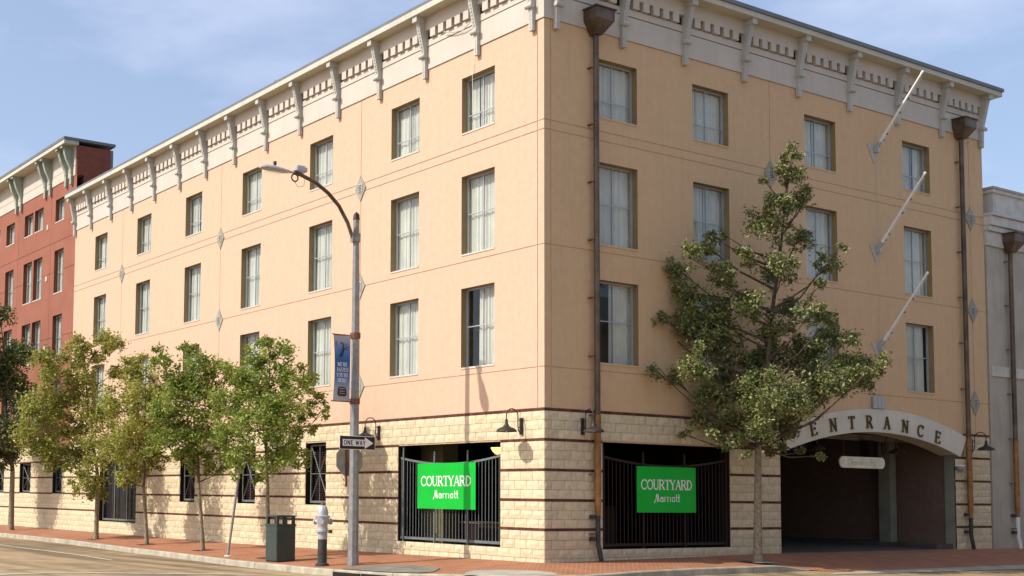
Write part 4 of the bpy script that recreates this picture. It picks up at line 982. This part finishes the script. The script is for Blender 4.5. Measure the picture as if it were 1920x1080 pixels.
mb = MB(); mb.lathe([(.05, 1.415), (.05, 1.45), (.025, 1.46), (.02, 1.50), (0, 1.50)], n=8); mb.box(.10, .17, -.16, -.09, .76, .84); mb.build('operating_nut', 'rust', hd)
# litter bin --------------------------------------------------
bx0, by0 = -3.39, 5.94; bg0 = gz(bx0, by0)-.01
bn2 = thing('litter_bin', 'square grey green litter bin with open slots under its lid', 'bin', (bx0+.28, by0+.28, bg0), math.radians(0))
s = .275
mb = MB(); mb.box(-s, s, -s, s, .03, .92); mb.build('body', 'bin', bn2, bevel=.02)
mb = MB(); mb.box(-s+.02, s-.02, -s+.02, s-.02, 0, .04); mb.build('plinth', 'signblack', bn2)
mb = MB()
for z in (.62, .74): mb.box(-s-.004, s+.004, -s-.004, s+.004, z, z+.008)
mb.box(-s-.01, s+.01, -s-.01, s+.01, .905, .95); mb.build('band', 'bin', bn2)
mb = MB()
for x in (-s+.01, s-.08):
    for y in (-s+.01, s-.08): mb.box(x, x+.07, y, y+.07, .951, 1.12)
mb.box(-.03, .03, -s+.01, -s+.05, .951, 1.12); mb.box(-.03, .03, s-.05, s-.01, .951, 1.12); mb.build('post', 'bin', bn2)
mb = MB(); mb.box(-s, s, -s, s, 1.122, 1.17); mb.build('lid', 'bin', bn2, bevel=.012)
# leaning sign post -------------------------------------------
lx, ly = -2.98, 9.23; lg = gz(lx, ly)
ls = thing('leaning_sign', 'small green sign on a leaning grey pole between the second and third street trees', 'sign', (lx, ly, lg))
mb = MB(); mb.tube([(0, 0, 0), (.36, 0, 2.62)], .038, 8); mb.build('pole', 'steel', ls)
mb = MB(); mb.prism([(.14, -.05, 2.25), (.42, -.05, 2.22), (.44, -.05, 2.66), (.16, -.05, 2.69)], (0, .01, 0)); mb.build('plate', mat('pale green sign back', (.34, .36, .22), .6), ls)
mb = MB(); mb.lathe([(.09, 0), (.09, .02), (.045, .03)], n=10); mb.build('base_plate', 'white', ls)
# pendant lamp inside -----------------------------------------
pl_ = thing('pendant_lamp', 'lit amber glass pendant lamp glowing behind the left iron fence', 'lamp', (1.2, 3.02, 2.62))
mb = MB(); mb.smooth = True; mb.lathe([(0, -.13), (.05, -.12), (.12, -.05), (.16, .03), (.165, .04), (0, .05)], n=16); mb.build('lamp_shade', 'lampglow', pl_)
mb = MB(); mb.tube([(0, 0, .05), (0, 0, .5)], .01, 6); mb.build('stem', 'bronze', pl_)

# ------------------------------------------------------------------ TREES
Rh = Vector((.84244, -.53879, 0)); Fh = Vector((.53879, .84244, 0))
def tree(name, loc, clumps, fork, leafm, label, dens, lsize, tr, lean=(0, 0), seed=0, leader=None, sprd=1.0, droop=.0):
    rr = random.Random(seed)
    t = thing('street_tree', label, 'tree', (loc[0], loc[1], loc[2]), 0, 'young trees along the pavement')
    Ft = Vector((loc[0]+19.2, loc[1]+21, 0)).normalized()
    W = lambda l, h, d: Vector((0, 0, 0))+Rh*l+Ft*d+Vector((0, 0, h-loc[2]))
    fl, fh = fork
    hs = max(c[1] for c in clumps); lead = leader or (sum(c[0] for c in clumps if c[1] > hs-1)/max(1, len([c for c in clumps if c[1] > hs-1])), hs)
    mb = MB(); mb.smooth = True
    tp = [W(0, loc[2]-.05, 0), W(0, loc[2]+.12, 0), W(fl*.3, loc[2]+(fh-loc[2])*.4, 0), W(fl, fh, 0)]
    mb.tube(tp, [tr*1.6, tr*1.12, tr*.95, tr*.8], 12); mb.build('trunk', 'bark', t)
    # central leader and limbs
    br = MB(); br.smooth = True; N = 8; axis = []
    for k in range(N+1):
        s = k/N; axis.append((fl+(lead[0]-fl)*s+(rr.uniform(-.05, .05) if 0 < k < N else 0), fh+(lead[1]-fh)*s, rr.uniform(-.06, .06)*(k > 0)))
    br.tube([W(*a) for a in axis], [tr*.78*(1-.93*k/N)+.004 for k in range(N+1)], 8)
    C3 = []
    for (l, h, r_) in clumps:
        dx = rr.uniform(-.85, .85)*min(1.3, .35+(hs-h)*.4)
        C3.append((l, h, dx, r_))
        # attach point lower on the leader
        hh = max(fh, min(lead[1]-.1, h-(.35+abs(l-fl)*.55))); s = (hh-fh)/(lead[1]-fh); i = min(N-1, int(s*N)); u = s*N-i
        A = Vector(axis[i]).lerp(Vector(axis[i+1]), u); B = Vector((l, h, dx)); mid = A.lerp(B, .5)+Vector((0, -.10*abs(l-fl)-.02+rr.uniform(-.05, .05), 0))
        q = [W(*(A)), W(*(A.lerp(mid, .6))), W(*mid), W(*B)]
        r0_ = max(.008, min(tr*.38, .012+.012*(B-A).length)); br.tube(q, [r0_, r0_*.8, r0_*.6, .004], 6, False)
        for k in range(4):      # twigs inside the clump
            e_ = B+Vector((rr.gauss(0, 1), rr.gauss(0, .8), rr.gauss(0, 1))).normalized()*r_*.85
            br.tube([W(*mid.lerp(B, .6)), W(*B.lerp(e_, .5)+Vector((0, .02, 0))), W(*e_)], [.007, .005, .002], 4, False)
    br.build('branch', 'bark2', t)
    lf = MB()
    for (l, h, dx, r_) in C3:
        subs = []
        ns = max(4, int(13*r_/.35))
        for k in range(ns):
            v = Vector((rr.gauss(0, 1), rr.gauss(0, 1), rr.gauss(0, 1))).normalized()*r_*rr.uniform(.35, 1.08)*sprd; subs.append((Vector((l+v.x, h+v.y*.9, dx+v.z)), r_*rr.uniform(.22, .5)))
        n = int(dens*r_*r_)
        for k in range(n):
            c, sr = subs[rr.randrange(ns)]
            v = Vector((rr.gauss(0, .5), rr.gauss(0, .45), rr.gauss(0, .5)))*sr*1.15
            p = W(*(c+v))
            # tilted leaf with a mid-rib fold
            d = Vector((rr.gauss(0, 1), rr.gauss(0, 1), rr.gauss(-droop, .6))).normalized()
            nrm = Vector((rr.gauss(0, .6), rr.gauss(0, .6), rr.gauss(.55, .5))); nrm = (nrm-d*nrm.dot(d)); nrm = nrm.normalized() if nrm.length > .01 else d.orthogonal().normalized()
            sd = d.cross(nrm); L = lsize*rr.uniform(.65, 1.25); w_ = L*.30; i = len(lf.v)
            up = nrm*L*.10
            lf.v += [p, p+d*L*.5+sd*w_+up, p+d*L, p+d*L*.5-sd*w_+up]
            lf.f += [(i, i+1, i+2), (i, i+2, i+3)]
    me = bpy.data.meshes.new('crown'); me.from_pydata([tuple(v) for v in lf.v], [], lf.f); me.materials.append(MT[leafm])
    link('crown', me, t)
    return t
def gl(x, y): return (x, y, gz(x, y))
T4 = [(-0.41, 5.17, 0.34), (0.16, 4.9, 0.42), (-0.75, 4.61, 0.39), (-0.25, 4.19, 0.59), (0.59, 4.34, 0.45), (1.18, 3.99, 0.22), (-0.94, 3.76, 0.49), (0.32, 3.49, 0.59), (-0.37, 3.21, 0.53), (0.88, 3.22, 0.34), (-1.14, 2.92, 0.42), (-0.09, 2.58, 0.45), (0.61, 2.52, 0.39), (1.15, 4.56, 0.14), (1.37, 3.58, 0.14), (-0.78, 2.22, 0.31), (-0.28, 1.81, 0.17), (-0.13, 5.46, 0.17)]
T3 = [(-1.37, 5.29, 0.32), (-0.5, 5.7, 0.25), (-0.88, 4.82, 0.5), (-0.02, 4.99, 0.44), (0.53, 5.15, 0.32), (-0.4, 4.19, 0.63), (0.39, 4.2, 0.5), (-1.18, 3.87, 0.55), (-0.54, 3.25, 0.6), (0.25, 3.1, 0.55), (-1.16, 2.92, 0.44), (0.74, 2.47, 0.35), (-0.36, 2.46, 0.39), (0.19, 2.15, 0.22)]
T2 = [(-0.56, 5.53, 0.39), (-0.1, 4.65, 0.61), (-0.88, 4.29, 0.61), (0.18, 3.61, 0.61), (-0.68, 3.25, 0.66), (0.12, 2.56, 0.42), (-1.11, 2.72, 0.52), (-0.74, 1.85, 0.31), (0.33, 4.57, 0.42), (-0.31, 2.21, 0.38)]
T1 = [(-0.75, 6.67, 0.38), (0.21, 6.72, 0.46), (-1.7, 6.08, 0.58), (-0.54, 5.71, 0.61), (0.52, 5.72, 0.35), (-1.86, 4.92, 0.73), (-0.89, 4.55, 0.77), (0.07, 4.37, 0.61), (-2.01, 3.58, 0.73), (-0.85, 3.21, 0.76), (0.11, 3.03, 0.61), (-1.41, 2.44, 0.48), (-0.44, 1.88, 0.5), (-0.04, 1.41, 0.3), (-2.37, 4.15, 0.34)]
T0 = [(-0.74, 9.04, 0.55), (-0.12, 7.42, 0.64), (0.51, 7.2, 0.41), (-0.42, 6.04, 0.87), (0.29, 5.13, 0.6), (-0.13, 3.98, 0.87), (-0.22, 3.06, 0.59), (-0.79, 6.73, 0.78), (-1.81, 6.48, 1.15), (-1.63, 7.87, 0.92), (-1.75, 4.65, 1.14), (-1.24, 3.05, 0.8)]
TR = [(1.02, 9.84, 0.21), (0.7, 9.64, 0.12), (0.88, 9.25, 0.33), (1.2, 8.79, 0.31), (0.46, 8.52, 0.28), (0.24, 9.04, 0.12), (-1.06, 7.92, 0.21), (-0.78, 7.99, 0.13), (-1.13, 7.47, 0.26), (0.35, 8.0, 0.44), (1.12, 7.95, 0.36), (1.4, 9.06, 0.13), (1.75, 7.17, 0.28), (2.11, 7.5, 0.13), (-1.9, 7.0, 0.28), (-1.39, 7.07, 0.28), (-1.65, 6.49, 0.36), (-0.88, 6.76, 0.41), (-0.24, 7.28, 0.28), (0.59, 7.03, 0.41), (-2.26, 5.81, 0.25), (-2.53, 5.81, 0.14), (-1.6, 5.72, 0.5), (-0.96, 5.92, 0.55), (-0.18, 6.25, 0.33), (0.84, 6.2, 0.33), (1.34, 5.88, 0.33), (1.87, 5.44, 0.39), (2.22, 5.25, 0.25), (-0.77, 5.21, 0.55), (-1.35, 4.56, 0.46), (-2.02, 4.37, 0.3), (-2.35, 4.49, 0.19), (-0.33, 4.58, 0.64), (0.37, 4.97, 0.5), (1.07, 4.98, 0.5), (1.83, 4.54, 0.5), (2.47, 4.67, 0.46), (2.82, 4.61, 0.27), (-0.98, 3.87, 0.5), (-0.22, 3.81, 0.57), (0.55, 3.82, 0.57), (1.37, 3.89, 0.44), (-1.49, 3.42, 0.27), (-0.86, 3.3, 0.5), (0.03, 3.18, 0.42), (0.79, 3.12, 0.34), (-1.71, 2.97, 0.16), (-0.55, 2.79, 0.26), (0.4, 2.74, 0.26), (-0.23, 2.48, 0.14), (-1.12, 2.98, 0.18), (1.55, 6.53, 0.18), (0.3, 4.2, 0.45), (1.45, 4.3, 0.4), (0.5, 5.6, 0.4), (0.7, 7.0, 0.3), (1.9, 4.2, 0.38), (0.9, 3.5, 0.4), (0.75, 8.5, 0.28), (1.3, 5.2, 0.4), (2.3, 4.45, 0.35), (-1.2, 5.3, 0.35), (0.0, 6.0, 0.35), (2.2, 4.85, 0.3), (2.6, 4.4, 0.28), (1.75, 5.7, 0.26), (1.15, 2.62, 0.15), (1.5, 2.5, 0.14)]
tree('a', gl(-2.66, 7.59), T4, (-.08, 2.37), 'leafA', 'young green street tree right behind the litter bin', 6200, .098, .055, seed=4, sprd=1.3)
tree('b', gl(-2.21, 12.22), T3, (-.16, 1.76), 'leafA', 'young street tree with loose crown just left of the leaning sign pole', 5600, .104, .06, seed=13, sprd=1.3)
tree('c', gl(-1.89, 16.84), T2, (-.14, 1.65), 'leafC', 'young yellow green street tree right of the barred garage style window', 5600, .110, .065, seed=21, sprd=1.3)
tree('d', gl(-1.75, 21.44), T1, (0, 2.0), 'leafC', 'wide yellow green street tree whose trunk stands before the tall barred window', 4800, .12, .08, seed=33, sprd=1.3)
tree('e', gl(-1.42, 31.68), T0, (0, 2.3), 'leafB', 'dark green street tree at the far left edge of the street', 3800, .14, .12, seed=45)
tree('r', gl(5.54, -1.29), TR, (.04, 2.73), 'leafR', 'tall slender tree with drooping leaves between the corner and the entrance arch', 5200, .094, .095, seed=52, leader=(.95, 9.7), droop=.5, sprd=1.05)
# soil pits under the trees
for i, (x, y) in enumerate([(-2.66, 7.59), (-2.21, 12.22), (-1.89, 16.84), (-1.75, 21.44), (5.54, -1.29)]):
    s_ = .27; pts = [(x-s_, y-s_), (x+s_, y-s_), (x+s_, y+s_), (x-s_, y+s_)] if i < 4 else [(x-.35, y-.3), (x+.35, y-.3), (x+.35, y+.3), (x-.35, y+.3)]
    sheet('tree_pit', pts, 'dirt' if i < 4 else 'lid', .009)
# plant behind the left fence
pt = thing('potted_plant', 'leafy green shrub behind the right end of the sunlit iron fence', 'plant', (1.8, 2.9, .8))
mb = MB(); rr = random.Random(9)
for k in range(900):
    c = Vector((rr.gauss(0, .16), rr.gauss(-.15, .2), rr.gauss(.75, .28) if k % 3 else rr.gauss(.12, .08))); d = Vector((rr.gauss(0, 1), rr.gauss(0, 1), rr.gauss(0, .6))).normalized(); sd = d.orthogonal().normalized()*.022; i = len(mb.v)
    mb.v += [c, c+d*.05+sd, c+d*.11, c+d*.05-sd]; mb.f.append((i, i+1, i+2, i+3))
me = bpy.data.meshes.new('foliage'); me.from_pydata([tuple(v) for v in mb.v], [], mb.f); me.materials.append(MT['leafA']); link('foliage', me, pt)
mb = MB(); mb.tube([(0, -.1, 0), (0, -.13, .8)], .015, 6); mb.build('stem', 'bark2', pt)
